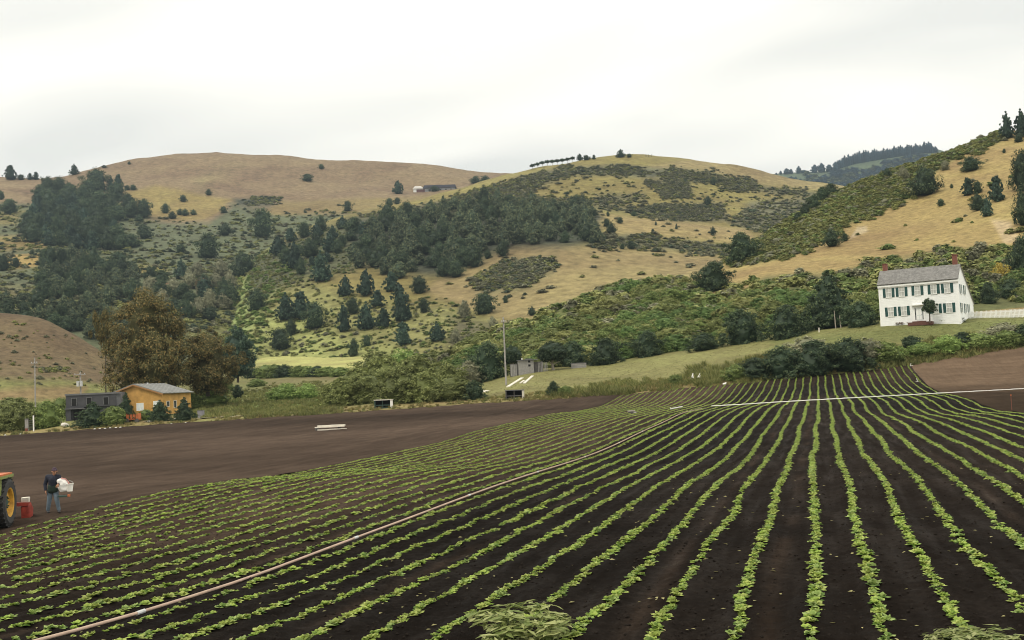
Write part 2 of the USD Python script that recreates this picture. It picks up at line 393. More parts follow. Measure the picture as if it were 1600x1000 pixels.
def soil_look(name, dark, mid, light, gloss=0.55, scale=1.0):
    nodes = {'g': ('geometry', {}), 'a': ('attribute', {'attribute': 'cover'}),
             'n1': ('noise_texture', {'scale': 9.0 * scale, 'detail': 8, 'roughness': 0.72}),
             'n2': ('noise_texture', {'scale': 0.35, 'detail': 5, 'roughness': 0.6, 'distortion': 0.4}),
             'mp': ('mapping', {'scale': (3.0, 0.22, 1)}), 'n3': ('noise_texture', {'scale': 1.0, 'detail': 4}),
             'ad': ('math', {'math_type': 'add'}), 'ad2': ('math', {'math_type': 'multiply_add', 'value2': 0.4}),
             'ml': ('math', {'math_type': 'multiply', 'value2': 0.4166}),
             'r': ('rgb_ramp', {'ramp': [(0.3, dark), (0.5, mid), (0.72, light)]}),
             'mu': ('mix', {'mix_type': 'multiply', 'fac': 1.0}),
             'rr': ('map_range', {'from_min': 0.35, 'from_max': 0.7, 'to_min': 0.95, 'to_max': gloss}),
             'b': ('bump', {'strength': 0.9, 'distance': 0.05}),
             'p': ('principled_bsdf', {'specular_ior_level': 0.015})}
    links = [('g.position', 'n1.vector'), ('g.position', 'n2.vector'), ('g.position', 'mp.vector'), ('mp.vector', 'n3.vector'),
             ('n1.fac', 'ad.value1'), ('n2.fac', 'ad.value2'), ('n3.fac', 'ad2.value1'), ('ad.value', 'ad2.value3'), ('ad2.value', 'ml.value1'),
             ('ml.value', 'r.fac'), ('r.color', 'mu.color1'), ('a.color', 'mu.color2'), ('mu.color', 'p.base_color'),
             ('n3.fac', 'rr.value'), ('rr.result', 'p.roughness'), ('n1.fac', 'b.height'), ('b.normal', 'p.normal')]
    return usdkit.material(stage, '/World/Looks/' + name, nodes, links, surface='p.BSDF')

M_SOIL = soil_look('dark_wet_soil', (0.0040, 0.0032, 0.0026), (0.0090, 0.0072, 0.0060), (0.024, 0.0200, 0.0172), gloss=0.6)
M_BROWN = soil_look('ploughed_soil', (0.036, 0.0255, 0.0190), (0.070, 0.0495, 0.0370), (0.105, 0.076, 0.057), gloss=0.9)

def relief(x, y):
    """clods, the low bed under each row, wheel marks between"""
    p = np.stack([x, y, np.zeros_like(x)], -1)
    near = np.clip((70 - y) / 50, 0, 1)
    bed = 0.035 * np.cos(2 * np.pi * (x - X_ROW) / S_ROW)
    return bed * 0.8 + near * (0.07 * (meshkit.noise(p * 4.2, 3) - 0.5) + 0.05 * (meshkit.noise(p * 11, 5) - 0.5)) + 0.05 * (meshkit.noise(p * 0.9, 7) - 0.5)

# the planted field: its sides are rows, its far side the hedge bank
xa, xb = X_ROW + (K_LEFT - 0.45) * S_ROW, X_ROW + (K_RIGHT + 0.45) * S_ROW
def far_y(x):
    """y where the field ends for this x"""
    x = np.asarray(x, float)
    y = np.full(x.shape, 156.0)
    for _ in range(12):
        b = HD[0] * x + HD[1] * y
        s = (RD[0] * x + RD[1] * y) / b
        y = y + (edge_b(s) - b) / HD[1]
    return y
gx = np.linspace(xa, xb, 400)
ty = np.concatenate([np.geomspace(5.0, 40, 330), np.linspace(40, 110, 240)[1:], np.linspace(110, 1, 0)])
GX = np.repeat(gx[None], len(ty) + 70, 0)
fy = far_y(gx)
GY = np.vstack([np.repeat(ty[:, None], len(gx), 1)] + [110 + (fy[None] - 110) * t for t in np.linspace(0, 1, 71)[1:]])
GZ = zfield(GX, GY) + relief(GX, GY)
nr, nc = GX.shape
crop_soil = usdkit.mesh(stage, '/World/crop_field', (np.stack([GX, GY, GZ], -1).reshape(-1, 3), grid_faces(nr, nc)), M_SOIL, smooth=True)
# drier and browner towards the left rows and at the top of the bank
dry = np.clip((-9.5 - GX) / 7, 0, 1) * np.clip((GY - 12) / 20, 0.2, 1) + 0.35 * np.clip((GY - 128) / 20, 0, 1)
dry = np.clip(dry + 0.5 * (meshkit.noise(np.stack([GX * 0.12, GY * 0.05, GX * 0], -1), 9) - 0.5), 0, 1)
track = sum(np.exp(-((GX - (X_ROW + (k + .5) * S_ROW) - .06 * np.sin(GY * .3 + k)) / .16) ** 2) for k in (-13, -8, -3, -1, 4, 9)) * np.clip(meshkit.noise(np.stack([GX * .5, GY * .5, GX * 0], -1), 17) * 1.8 - .35, 0, 1)
dry = dry + track[:, :] * .32
cov = 1 + dry[..., None] * np.array([4.6, 3.7, 2.9])
color_var(crop_soil, 'cover', cov.reshape(-1, 3))
tag(crop_soil, 'dark moist soil of the planted field running up to the hedge bank', 'field', kind='structure')

def plough_grid(xs, y0, name, label, seed, cover_fn):
    fy = far_y(xs)
    t = np.linspace(0, 1, 260) ** 1.35
    GY = y0 + (fy[None] - y0) * t[:, None]
    GX = np.repeat(xs[None], len(t), 0)
    p = np.stack([GX, GY, GX * 0], -1)
    GZ = zfield(GX, GY) + 0.12 * (meshkit.noise(p * np.array([2.4, 0.5, 1]), seed) - 0.5) + 0.10 * (meshkit.noise(p * 0.25, seed + 1) - 0.5)
    m = usdkit.mesh(stage, '/World/' + name, (np.stack([GX, GY, GZ], -1).reshape(-1, 3), grid_faces(*GX.shape)), M_BROWN, smooth=True)
    color_var(m, 'cover', cover_fn(GX, GY).reshape(-1, 3))
    tag(m, label, 'field', kind='structure')
    return m

def cover_left(x, y):
    n = meshkit.fbm(np.stack([x * 0.02, y * 0.06, x * 0], -1), 4, 11)
    lines = meshkit.noise(np.stack([x * 1.3, y * 0.05, x * 0], -1), 15)
    k = 0.86 + 0.9 * (n - 0.5) + .22 * (lines - .5) - 0.22 * np.clip((y - 85) / 50, 0, 1)
    return k[..., None] * np.array([1.0, 1.0, 1.0])
def cover_right(x, y):
    n = meshkit.fbm(np.stack([x * 0.06, y * 0.03, x * 0], -1), 4, 12)
    up = np.clip((y - 118 - 16 * (n - 0.5)) / 22, 0, 1)
    lines = meshkit.noise(np.stack([x * 0.05, y * 0.9 + 0.06 * x, x * 0], -1), 14)
    return (0.42 + 1.1 * up + 0.5 * (n - 0.5) + (0.1 + .3 * up) * (lines - .5))[..., None] * np.array([1.0, 0.97, 0.86])
plough_grid(np.concatenate([np.linspace(-190, -40, 130), np.linspace(-40, xa, 50)[1:]]), 4.0, 'ploughed_field', 'bare brown ploughed soil left of the planted rows', 21, cover_left)
plough_grid(np.concatenate([np.linspace(xb, 40, 80), np.linspace(40, 110, 50)[1:]]), 4.0, 'ploughed_field_001', 'bare brown harrowed slope right of the planted rows below the fence', 22, cover_right)

# ------------------------------------------------------------------ hills and meadow: surfaces lofted through their contour lines
def seg_dist(px, py, poly):
    """signed distance (inside positive) to a polygon, in picture units"""
    poly = np.asarray(poly, float)
    a, b = poly, np.roll(poly, -1, 0)
    d = np.full(px.shape, 1e9)
    inside = np.zeros(px.shape, bool)
    for (x0, y0), (x1, y1) in zip(a, b):
        ex, ey = x1 - x0, y1 - y0
        t = np.clip(((px - x0) * ex + (py - y0) * ey) / (ex * ex + ey * ey + 1e-9), 0, 1)
        d = np.minimum(d, np.hypot(px - x0 - t * ex, py - y0 - t * ey))
        c = ((y0 > py) != (y1 > py))
        with np.errstate(divide='ignore', invalid='ignore'):
            xi = x0 + (py - y0) * ex / (ey if ey else 1e-9)
        inside ^= c & (px < xi)
    return np.where(inside, d, -d)

class Hill:
    def __init__(self, name, lines, base, zones, mat, label, nu=430, spans=14, rough=(0.006, 40.0), urange=(-160, 1760), back=True, cat_='hill'):
        s0, s1 = float(se(urange[0], 500)[0]), float(se(urange[1], 500)[0])
        S = np.linspace(s0, s1, nu)
        B, Z = [], []
        for ln in lines:
            ln = np.array(ln, float)
            s, e = se(ln[:, 0], ln[:, 1])
            o = np.argsort(s)
            s, e, b = s[o], e[o], ln[o, 2]
            B.append(PchipInterpolator(s, b)(np.clip(S, s[0], s[-1])))
            z = HC + e * b
            Z.append(PchipInterpolator(s, z)(np.clip(S, s[0], s[-1])))
        self.front = (len(lines) - 1) * spans + 1
        if back:
            b, z = B[-1], Z[-1]
            w = 0.05 * b + 8
            B += [b + w, b + 4 * w]; Z += [z - 0.06 * w, z - 1.2 * w]
        B, Z = np.array(B), np.array(Z)
        for k in range(1, len(B)):
            B[k] = np.maximum(B[k], B[k - 1] + 0.4)
        T = np.arange(len(B))
        tt = np.linspace(0, len(B) - 1, (len(B) - 1) * spans + 1)
        Bf, Zf = PchipInterpolator(T, B)(tt), PchipInterpolator(T, Z)(tt)
        p = world(S[None], Bf, Zf)
        amp, wl = rough
        n = meshkit.fbm(p * np.array([1, 1, 0.3]) / wl, 4, 31) - 0.5
        k = np.minimum(1, tt / 2)[:, None]
        p[..., 2] += n * amp * Bf * k
        self.S, self.B, self.p = S, Bf, p
        self.E = (p[..., 2] - HC) / Bf
        self.name = name
        U, V = project(p)
        wu = (meshkit.fbm(p / (wl * 0.8), 4, 41) - 0.5)
        wv = (meshkit.fbm(p / (wl * 0.8), 4, 42) - 0.5)
        self.U, self.V, self.wu, self.wv = U, V, wu, wv
        c = np.broadcast_to(np.asarray(base, float), p.shape).copy()
        for z in zones:
            poly, col = z[0], np.asarray(z[1], float)
            soft = z[2] if len(z) > 2 else 4
            warp = z[3] if len(z) > 3 else 18
            d = seg_dist(U + wu * warp * 2, V + wv * warp, poly)
            a = np.clip(d / soft * 0.5 + 0.5, 0, 1)[..., None]
            c = c * (1 - a) + col * a
        m = usdkit.mesh(stage, numbered('/World', name), (p.reshape(-1, 3), grid_faces(*p.shape[:2])), mat, smooth=True)
        color_var(m, 'cover', c.reshape(-1, 3))
        tag(m, label, cat_, kind='structure')

    def locate(self, u, v):
        """the first place where the ray meets this surface (the crest where it passes above); (n, 3)"""
        u, v = np.atleast_1d(np.asarray(u, float)), np.atleast_1d(np.asarray(v, float))
        s, e = se(u, v)
        x = np.clip((s - self.S[0]) / (self.S[1] - self.S[0]), 0, len(self.S) - 1.001)
        i = x.astype(int); t = x - i
        n = self.front
        E = self.E[:n, i] * (1 - t) + self.E[:n, i + 1] * t
        P = self.p[:n, i] * (1 - t[:, None]) + self.p[:n, i + 1] * t[:, None]
        hit = E >= e[None]
        k = np.where(hit.any(0), np.argmax(hit, 0), np.argmax(E, 0))
        k0 = np.maximum(k - 1, 0)
        j = np.arange(len(u))
        d = E[k, j] - E[k0, j]
        w = np.clip(np.where(np.abs(d) > 1e-9, (e - E[k0, j]) / np.where(np.abs(d) > 1e-9, d, 1), 1), 0, 1)
        return P[k0, j] * (1 - w[:, None]) + P[k, j] * w[:, None]

    def pts(self, poly, n, seed, clear=()):
        """n points scattered over the part of this surface that fills a polygon of the picture"""
        rng = np.random.default_rng(seed)
        poly = np.array(poly, float)
        lo, hi = poly.min(0), poly.max(0)
        q = rng.uniform(lo, hi, (n * 6, 2))
        wig = 26 * (meshkit.fbm(np.c_[q * 0.035, q[:, 0] * 0], 3, seed) - 0.5) + rng.normal(0, 2.5, len(q))
        ok = seg_dist(q[:, 0], q[:, 1], poly) > wig
        q = q[ok][:n]
        return self.locate(q[:, 0], q[:, 1])

M_HILL = ground_look('hill_cover', near=0.16, far=0.012, amp=0.45, bump=1.0)
M_NEARHILL = ground_look('near_hill_cover', near=0.5, far=0.03, amp=0.45, bump=0.4)
M_MEADOW = ground_look('meadow_cover', near=0.9, far=0.05, amp=0.4, bump=0.2)

GOLD, GOLD2, BROWN = (.305, .228, .094), (.28, .205, .088), (.235, .160, .088)
YEL, OLIVE, SCRUB, DKSCRUB = (.205, .17, .06), (.125, .12, .05), (.085, .088, .052), (.055, .06, .040)
GREEN, BRIGHT, GREY = (.13, .145, .052), (.15, .20, .06), (.125, .118, .066)

# ground under everything, out to the horizon
g = 9000.0
gm = top('ground', (np.array([[-g, -g, -2.6], [g, -g, -2.6], [g, g, -2.6], [-g, g, -2.6]]), np.array([[0, 1, 2], [0, 2, 3]])), M_HILL,
         'wide valley ground reaching to the horizon', 'ground', kind='structure')
color_var(gm, 'cover', [(.15, .13, .06)] * 4)

def edge_line(db, dz):
    out = []
    for u, v, b in EDGE:
        p = at(u, v, b)
        s = float(se(u, v)[0])
        q = world(s, b + db, 0)
        z = float(zfield(q[0], q[1])) + dz
        uu, vv = project(np.array([q[0], q[1], z]))
        out.append((float(uu), float(vv), b + db))
    return out

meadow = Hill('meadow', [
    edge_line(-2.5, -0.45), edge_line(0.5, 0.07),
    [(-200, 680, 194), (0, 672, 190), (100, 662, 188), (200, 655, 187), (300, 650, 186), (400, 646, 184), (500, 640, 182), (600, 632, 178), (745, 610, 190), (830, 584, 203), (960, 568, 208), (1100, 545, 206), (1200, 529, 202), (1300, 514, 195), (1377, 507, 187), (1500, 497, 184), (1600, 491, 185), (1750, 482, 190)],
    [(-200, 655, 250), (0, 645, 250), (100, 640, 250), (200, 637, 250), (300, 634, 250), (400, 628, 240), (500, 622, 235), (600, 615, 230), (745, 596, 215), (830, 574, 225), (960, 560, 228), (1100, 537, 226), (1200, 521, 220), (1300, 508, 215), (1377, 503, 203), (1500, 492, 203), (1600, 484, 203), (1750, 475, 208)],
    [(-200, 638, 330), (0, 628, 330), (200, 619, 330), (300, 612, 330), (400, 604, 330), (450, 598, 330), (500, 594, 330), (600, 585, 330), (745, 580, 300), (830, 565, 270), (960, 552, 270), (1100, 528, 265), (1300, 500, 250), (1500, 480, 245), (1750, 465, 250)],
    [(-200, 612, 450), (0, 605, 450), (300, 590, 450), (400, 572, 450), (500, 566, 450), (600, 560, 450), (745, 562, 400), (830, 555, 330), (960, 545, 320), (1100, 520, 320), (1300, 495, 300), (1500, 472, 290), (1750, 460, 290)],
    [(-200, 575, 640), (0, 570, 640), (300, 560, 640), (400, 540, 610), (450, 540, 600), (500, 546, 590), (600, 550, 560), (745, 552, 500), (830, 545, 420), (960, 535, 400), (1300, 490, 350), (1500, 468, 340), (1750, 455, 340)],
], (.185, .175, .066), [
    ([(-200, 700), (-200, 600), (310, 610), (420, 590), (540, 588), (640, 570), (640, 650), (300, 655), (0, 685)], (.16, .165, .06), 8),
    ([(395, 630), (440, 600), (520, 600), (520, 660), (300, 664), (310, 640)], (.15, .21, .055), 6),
    ([(370, 535), (470, 538), (560, 545), (640, 552), (640, 575), (580, 588), (470, 585), (400, 570)], (.38, .37, .135), 10, 14),  # pale grass, with the sun patch on the valley floor painted into its colour
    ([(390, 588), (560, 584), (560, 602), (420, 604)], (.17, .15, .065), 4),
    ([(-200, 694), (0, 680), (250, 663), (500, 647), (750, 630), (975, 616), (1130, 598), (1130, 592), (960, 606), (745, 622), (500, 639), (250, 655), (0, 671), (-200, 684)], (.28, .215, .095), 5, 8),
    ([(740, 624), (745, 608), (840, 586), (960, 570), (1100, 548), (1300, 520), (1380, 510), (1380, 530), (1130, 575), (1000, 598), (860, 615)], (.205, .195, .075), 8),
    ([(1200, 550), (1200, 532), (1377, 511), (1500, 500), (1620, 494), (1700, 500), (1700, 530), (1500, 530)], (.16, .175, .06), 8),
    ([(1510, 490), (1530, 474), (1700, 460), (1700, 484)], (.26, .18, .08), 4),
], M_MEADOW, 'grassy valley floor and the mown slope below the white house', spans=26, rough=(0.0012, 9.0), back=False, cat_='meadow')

low_hill = Hill('hill', [
    [(-160, 678, 235), (0, 668, 240), (110, 662, 250), (200, 656, 262), (300, 646, 275)],
    [(-160, 605, 262), (0, 600, 265), (110, 600, 275), (200, 606, 285), (300, 618, 290)],
    [(-160, 545, 295), (0, 545, 300), (80, 556, 300), (150, 576, 303), (200, 595, 303), (300, 616, 300)],
    [(-160, 478, 345), (-60, 482, 345), (0, 489, 342), (60, 496, 338), (110, 519, 332), (150, 543, 325), (200, 578, 320), (240, 600, 315), (300, 614, 310)],
], (.142, .103, .058), [
    ([(-200, 680), (-200, 596), (0, 594), (90, 596), (300, 606), (300, 680)], (.165, .165, .06), 6),
    ([(-200, 632), (-200, 612), (60, 606), (130, 606), (130, 622), (60, 628)], (.21, .15, .075), 5),
], M_NEARHILL, 'low reddish brown grass hill at the far left', urange=(-160, 300), nu=150, spans=20, rough=(0.004, 14.0))

right_hill = Hill('hill', [
    [(555, 634, 232), (650, 624, 225), (745, 614, 215), (830, 592, 212), (960, 572, 216), (1100, 550, 214), (1200, 534, 212), (1300, 520, 208), (1377, 510, 206), (1500, 500, 205), (1600, 492, 205), (1760, 482, 210)],
    [(555, 616, 240), (650, 592, 240), (745, 564, 240), (830, 540, 245), (960, 505, 250), (1050, 492, 250), (1150, 464, 255), (1200, 452, 255), (1300, 442, 255), (1400, 430, 252), (1500, 428, 252), (1600, 420, 252), (1760, 410, 252)],
    [(555, 596, 250), (650, 574, 255), (745, 548, 262), (830, 520, 272), (900, 494, 282), (960, 468, 292), (1040, 452, 302), (1100, 440, 312), (1150, 420, 322), (1200, 400, 332), (1300, 372, 340), (1400, 350, 345), (1500, 320, 345), (1600, 290, 345), (1760, 260, 345)],
    [(555, 594, 258), (650, 566, 268), (700, 550, 275), (740, 536, 280), (800, 511, 290), (850, 493, 300), (900, 475, 310), (960, 453, 325), (1040, 439, 340), (1090, 440, 345), (1130, 412, 360), (1160, 392, 370), (1210, 363, 385), (1240, 342, 400), (1300, 308, 420), (1350, 286, 430), (1400, 266, 440), (1480, 239, 455), (1530, 220, 465), (1560, 210, 470), (1600, 204, 475), (1760, 150, 490)],
], GOLD, [
    ([(540, 610), (700, 540), (850, 480), (960, 440), (1040, 430), (1090, 440), (1130, 440), (1165, 450), (1130, 475), (1100, 600), (600, 640)], GREEN, 5),
    ([(1110, 405), (1240, 330), (1350, 275), (1480, 230), (1560, 200), (1575, 215), (1530, 236), (1470, 262), (1432, 298), (1395, 322), (1330, 347), (1280, 377), (1220, 405), (1150, 418)], GREEN, 4, 14),
    ([(1100, 640), (1100, 475), (1140, 445), (1200, 432), (1300, 427), (1360, 414), (1450, 397), (1560, 388), (1610, 398), (1760, 395), (1760, 520)], (.125, .13, .055), 5, 14),
    ([(1045, 470), (1075, 456), (1130, 450), (1190, 437), (1150, 466), (1100, 480), (1055, 484)], GOLD2, 4),
    ([(1548, 343), (1578, 346), (1594, 378), (1570, 382)], (.44, .34, .2), 3, 6),
    ([(1330, 372), (1338, 356), (1352, 354), (1356, 362)], (.44, .36, .22), 2, 4),
], M_NEARHILL, 'steep near hill of golden grass and green scrub behind the white house', urange=(555, 1760), nu=420, spans=34, rough=(0.009, 26.0))

mid_hill = Hill('hill', [
    [(330, 612, 440), (380, 600, 455), (450, 592, 470), (560, 592, 450), (700, 584, 430), (850, 534, 430), (1000, 484, 450), (1150, 444, 480), (1300, 404, 500), (1450, 344, 520)],
    [(330, 590, 460), (380, 556, 500), (450, 530, 540), (560, 510, 540), (700, 500, 520), (850, 480, 520), (1000, 450, 540), (1150, 420, 560), (1300, 382, 600), (1450, 337, 620)],
    [(330, 573, 480), (380, 530, 540), (420, 480, 600), (480, 440, 640), (560, 420, 660), (700, 432, 620), (800, 400, 640), (900, 380, 660), (1000, 385, 670), (1100, 395, 670), (1200, 392, 690), (1300, 360, 700), (1450, 332, 700)],
    [(330, 571, 500), (380, 500, 600), (420, 440, 680), (480, 400, 740), (560, 370, 780), (640, 352, 800), (720, 335, 800), (810, 328, 800), (880, 335, 790), (940, 337, 780), (1050, 347, 770), (1160, 360, 760), (1250, 362, 760), (1300, 348, 780), (1450, 328, 780)],
    [(330, 569, 520), (380, 470, 660), (420, 415, 760), (480, 375, 820), (560, 350, 850), (640, 336, 860), (720, 322, 870), (810, 318, 870), (940, 331, 850), (1050, 342, 840), (1160, 354, 820), (1250, 352, 820), (1300, 338, 840), (1450, 324, 830)],
    [(330, 567, 540), (380, 450, 720), (420, 395, 820), (480, 362, 880), (560, 338, 920), (640, 326, 940), (720, 308, 960), (810, 290, 960), (940, 290, 950), (1050, 300, 930), (1160, 315, 920), (1250, 322, 920), (1300, 316, 920), (1450, 320, 920)],
    [(330, 565, 560), (380, 440, 760), (420, 388, 850), (480, 357, 920), (560, 333, 980), (640, 320, 1020), (680, 309, 1040), (720, 298, 1060), (770, 284, 1080), (800, 274, 1090), (830, 265, 1100), (870, 257, 1100), (900, 253, 1100), (950, 247, 1100), (990, 244, 1100), (1060, 247, 1100), (1120, 256, 1090), (1200, 273, 1080), (1260, 285, 1060), (1330, 294, 1050), (1450, 316, 1000)],
], YEL, [
    ([(640, 318), (720, 295), (800, 270), (870, 252), (950, 245), (1070, 246), (1130, 250), (1130, 262), (1000, 256), (870, 262), (800, 283), (720, 307), (640, 326)], (.215, .18, .065), 3, 6),
    ([(1000, 262), (1080, 250), (1150, 258), (1260, 282), (1340, 292), (1330, 304), (1200, 288), (1100, 268)], (.25, .20, .095), 3, 6),
    ([(560, 338), (640, 327), (800, 283), (850, 266), (950, 257), (1060, 266), (1140, 279), (1250, 300), (1340, 308), (1330, 316), (1200, 300), (1100, 285), (1000, 274), (900, 272), (860, 285), (815, 298), (850, 312), (800, 320), (700, 340)], (.10, .10, .062), 4, 14),
    ([(1008, 280), (1075, 284), (1082, 308), (1050, 311), (1030, 300)], (.10, .102, .064), 4, 12),
    ([(930, 303), (1012, 304), (1012, 313), (945, 317)], (.12, .11, .056), 5, 12),
    ([(800, 312), (900, 308), (980, 318), (975, 330), (880, 322)], (.13, .115, .055), 6, 14),
    ([(980, 324), (1060, 319), (1130, 320), (1140, 346), (1060, 346), (1000, 336)], (.115, .11, .066), 4, 12),
    ([(1180, 318), (1260, 308), (1340, 318), (1340, 410), (1220, 392), (1190, 362), (1140, 348)], (.12, .115, .068), 5, 14),
    ([(925, 333), (940, 335), (1165, 358), (1190, 384), (1100, 374), (980, 369), (920, 352)], (.275, .212, .094), 3, 8),
    ([(925, 372), (980, 365), (1100, 380), (1200, 385), (1260, 396), (1250, 408), (1130, 396), (1000, 389), (930, 383)], (.115, .108, .058), 4, 14),
    ([(660, 452), (700, 425), (760, 400), (800, 376), (870, 379), (1000, 389), (1120, 400), (1220, 412), (1100, 450), (960, 450), (900, 480), (840, 500), (770, 500), (715, 470)], (.25, .195, .090), 5, 14),
    ([(785, 408), (865, 400), (872, 420), (820, 450), (760, 458), (735, 442)], (.155, .145, .075), 8, 18),
    ([(320, 600), (330, 560), (380, 430), (420, 380), (470, 400), (440, 450), (410, 500), (395, 560)], (.215, .255, .09), 6, 14),
    ([(370, 570), (420, 470), (480, 430), (560, 470), (700, 470), (790, 515), (800, 580)], (.215, .208, .078), 12, 22),
    ([(330, 590), (390, 545), (405, 500), (450, 478), (490, 500), (540, 530), (640, 545), (640, 580)], (.27, .285, .10), 8, 16),
    ([(540, 340), (640, 330), (820, 320), (930, 330), (935, 375), (880, 384), (780, 392), (700, 432), (600, 425), (540, 400)], DKSCRUB, 8, 20),
    ([(380, 420), (440, 375), (540, 345), (560, 420), (470, 440), (400, 470)], (.085, .09, .045), 8, 16),
    ([(700, 560), (700, 495), (800, 510), (850, 530)], (.12, .11, .06), 10),
], M_HILL, 'broad middle hill with a conifer grove, grey scrub and golden spurs', urange=(330, 1450), nu=460, spans=18, rough=(0.010, 60.0))

left_hill = Hill('hill', [
    [(-160, 640, 430), (0, 630, 440), (150, 620, 450), (300, 612, 460), (420, 585, 520), (600, 520, 700), (800, 400, 900), (1000, 350, 1100)],
    [(-160, 510, 520), (0, 508, 530), (150, 510, 540), (300, 520, 560), (400, 500, 640), (440, 450, 760), (600, 400, 900), (800, 350, 1100), (1000, 345, 1250)],
    [(-160, 445, 700), (0, 445, 700), (150, 440, 720), (300, 430, 760), (400, 420, 820), (500, 390, 920), (600, 365, 1000), (800, 330, 1200), (1000, 335, 1350)],
    [(-160, 385, 900), (0, 385, 900), (150, 380, 920), (300, 375, 950), (400, 370, 980), (500, 360, 1020), (600, 345, 1080), (800, 310, 1280), (1000, 325, 1420)],
    [(-160, 335, 1100), (0, 335, 1100), (150, 330, 1120), (300, 335, 1120), (420, 331, 1130), (500, 327, 1150), (640, 316, 1200), (720, 300, 1270), (800, 290, 1350), (1000, 315, 1500)],
    [(-160, 312, 1200), (0, 312, 1200), (100, 312, 1220), (200, 292, 1280), (330, 311, 1220), (420, 312, 1230), (500, 303, 1280), (640, 298, 1320), (720, 290, 1350), (800, 282, 1420), (1000, 308, 1550)],
    [(-160, 283, 1380), (0, 281, 1380), (60, 280, 1380), (90, 277, 1390), (120, 269, 1400), (165, 259, 1430), (230, 248, 1480), (280, 242, 1500), (320, 240.5, 1510), (400, 243.5, 1510), (500, 250.5, 1510), (600, 253.5, 1510), (680, 260.5, 1510), (740, 268.5, 1510), (800, 271.5, 1520), (850, 278, 1520), (1000, 300, 1560)],
], (.205, .148, .088), [
    ([(290, 310), (380, 260), (340, 262), (310, 280)], (.20, .155, .085), 10, 20),
    ([(-200, 640), (-200, 318), (40, 318), (70, 312), (140, 302), (200, 318), (215, 336), (240, 342), (330, 352), (350, 332), (365, 320), (430, 328), (560, 330), (640, 318), (760, 420), (700, 640)], (.105, .118, .064), 6, 18),
    ([(195, 302), (240, 290), (330, 308), (362, 312), (350, 327), (320, 345), (240, 338), (205, 322)], (.235, .18, .068), 4, 12),
    ([(410, 332), (440, 313), (540, 311), (640, 309), (720, 296), (760, 290), (690, 300), (640, 319), (560, 332), (430, 336)], (.225, .175, .075), 3, 6),
    ([(362, 311), (440, 308), (418, 322), (375, 322)], DKSCRUB, 3, 8),
    ([(-20, 368), (70, 370), (78, 386), (-20, 392)], (.22, .17, .065), 4),
    ([(8, 398), (60, 397), (63, 415), (14, 420)], (.30, .21, .075), 3),
    ([(214, 412), (262, 415), (266, 431), (224, 428)], (.22, .18, .062), 4),
    ([(-20, 334), (42, 332), (32, 352), (-20, 354)], (.18, .155, .062), 4),
    ([(80, 462), (200, 455), (250, 460), (200, 476), (90, 474)], (.15, .15, .058), 6),
    ([(370, 425), (420, 395), (462, 398), (450, 432), (400, 475), (355, 485)], (.155, .185, .068), 6, 14),
    ([(280, 470), (410, 470), (410, 540), (290, 530)], (.15, .15, .055), 8, 16),
    ([(-20, 440), (60, 450), (60, 485), (-20, 482)], (.14, .125, .055), 8, 16),
], M_HILL, 'long far left hill, brown grass above and dark wooded slopes below', urange=(-160, 1000), nu=460, spans=20, rough=(0.008, 70.0))

far_ridge = Hill('hill', [
    [(1120, 350, 2300), (1300, 350, 2300), (1450, 340, 2300), (1640, 330, 2300)],
    [(1120, 300, 2550), (1230, 290, 2550), (1330, 283, 2550), (1420, 268, 2550), (1470, 262, 2550), (1640, 270, 2550)],
    [(1120, 284, 2800), (1180, 279, 2800), (1230, 272, 2800), (1290, 268, 2800), (1330, 255, 2800), (1400, 241, 2800), (1440, 233, 2800), (1465, 236, 2800), (1500, 250, 2800), (1560, 270, 2800), (1640, 280, 2800)],
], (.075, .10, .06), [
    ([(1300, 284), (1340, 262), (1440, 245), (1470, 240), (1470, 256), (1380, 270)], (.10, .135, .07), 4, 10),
], M_HILL, 'distant blue green ridge topped with dark conifers', urange=(1120, 1640), nu=150, spans=16, rough=(0.005, 120.0))

# ------------------------------------------------------------------ vegetation: looks
F_PINE = foliage('pine_needles', (0.018, 0.038, 0.028), (0.045, 0.084, 0.056), (0.105, 0.155, 0.095))
F_GROVE = foliage('grove_needles', (0.032, 0.056, 0.036), (0.086, 0.12, 0.068), (0.24, 0.255, 0.125))
F_OAK = foliage('dark_round_leaves', (0.015, 0.03, 0.017), (0.044, 0.074, 0.036), (0.115, 0.15, 0.068))
F_GREEN = foliage('green_leaves', (0.07, 0.105, 0.026), (0.165, 0.22, 0.056), (0.31, 0.37, 0.12))
F_BRIGHT = foliage('bright_leaves', (0.085, 0.145, 0.031), (0.196, 0.281, 0.068), (0.340, 0.425, 0.128))
F_GREY = foliage('grey_scrub_leaves', (0.13, 0.135, 0.08), (0.24, 0.24, 0.145), (0.37, 0.36, 0.22))
F_SCRUB = foliage('green_scrub_leaves', (0.14, 0.15, 0.045), (0.28, 0.295, 0.095), (0.45, 0.45, 0.17))
F_EUC = foliage('eucalyptus_leaves', (0.055, 0.058, 0.02), (0.15, 0.14, 0.05), (0.33, 0.225, 0.075))
F_RUST = foliage('rust_leaves', (0.096, 0.056, 0.029), (0.208, 0.120, 0.064), (0.320, 0.192, 0.096))
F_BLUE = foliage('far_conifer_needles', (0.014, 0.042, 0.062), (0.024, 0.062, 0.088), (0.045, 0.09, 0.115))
F_DRY = foliage('dry_grass_blades', (0.13, 0.105, 0.04), (0.22, 0.185, 0.07), (0.33, 0.28, 0.115))
F_GRASS = foliage('green_grass_blades', (0.07, 0.085, 0.024), (0.15, 0.16, 0.05), (0.27, 0.26, 0.09))
F_CROP = foliage('crop_leaves', (0.095, 0.17, 0.02), (0.225, 0.34, 0.05), (0.37, 0.46, 0.098), hue=0.22, trans=0.3)
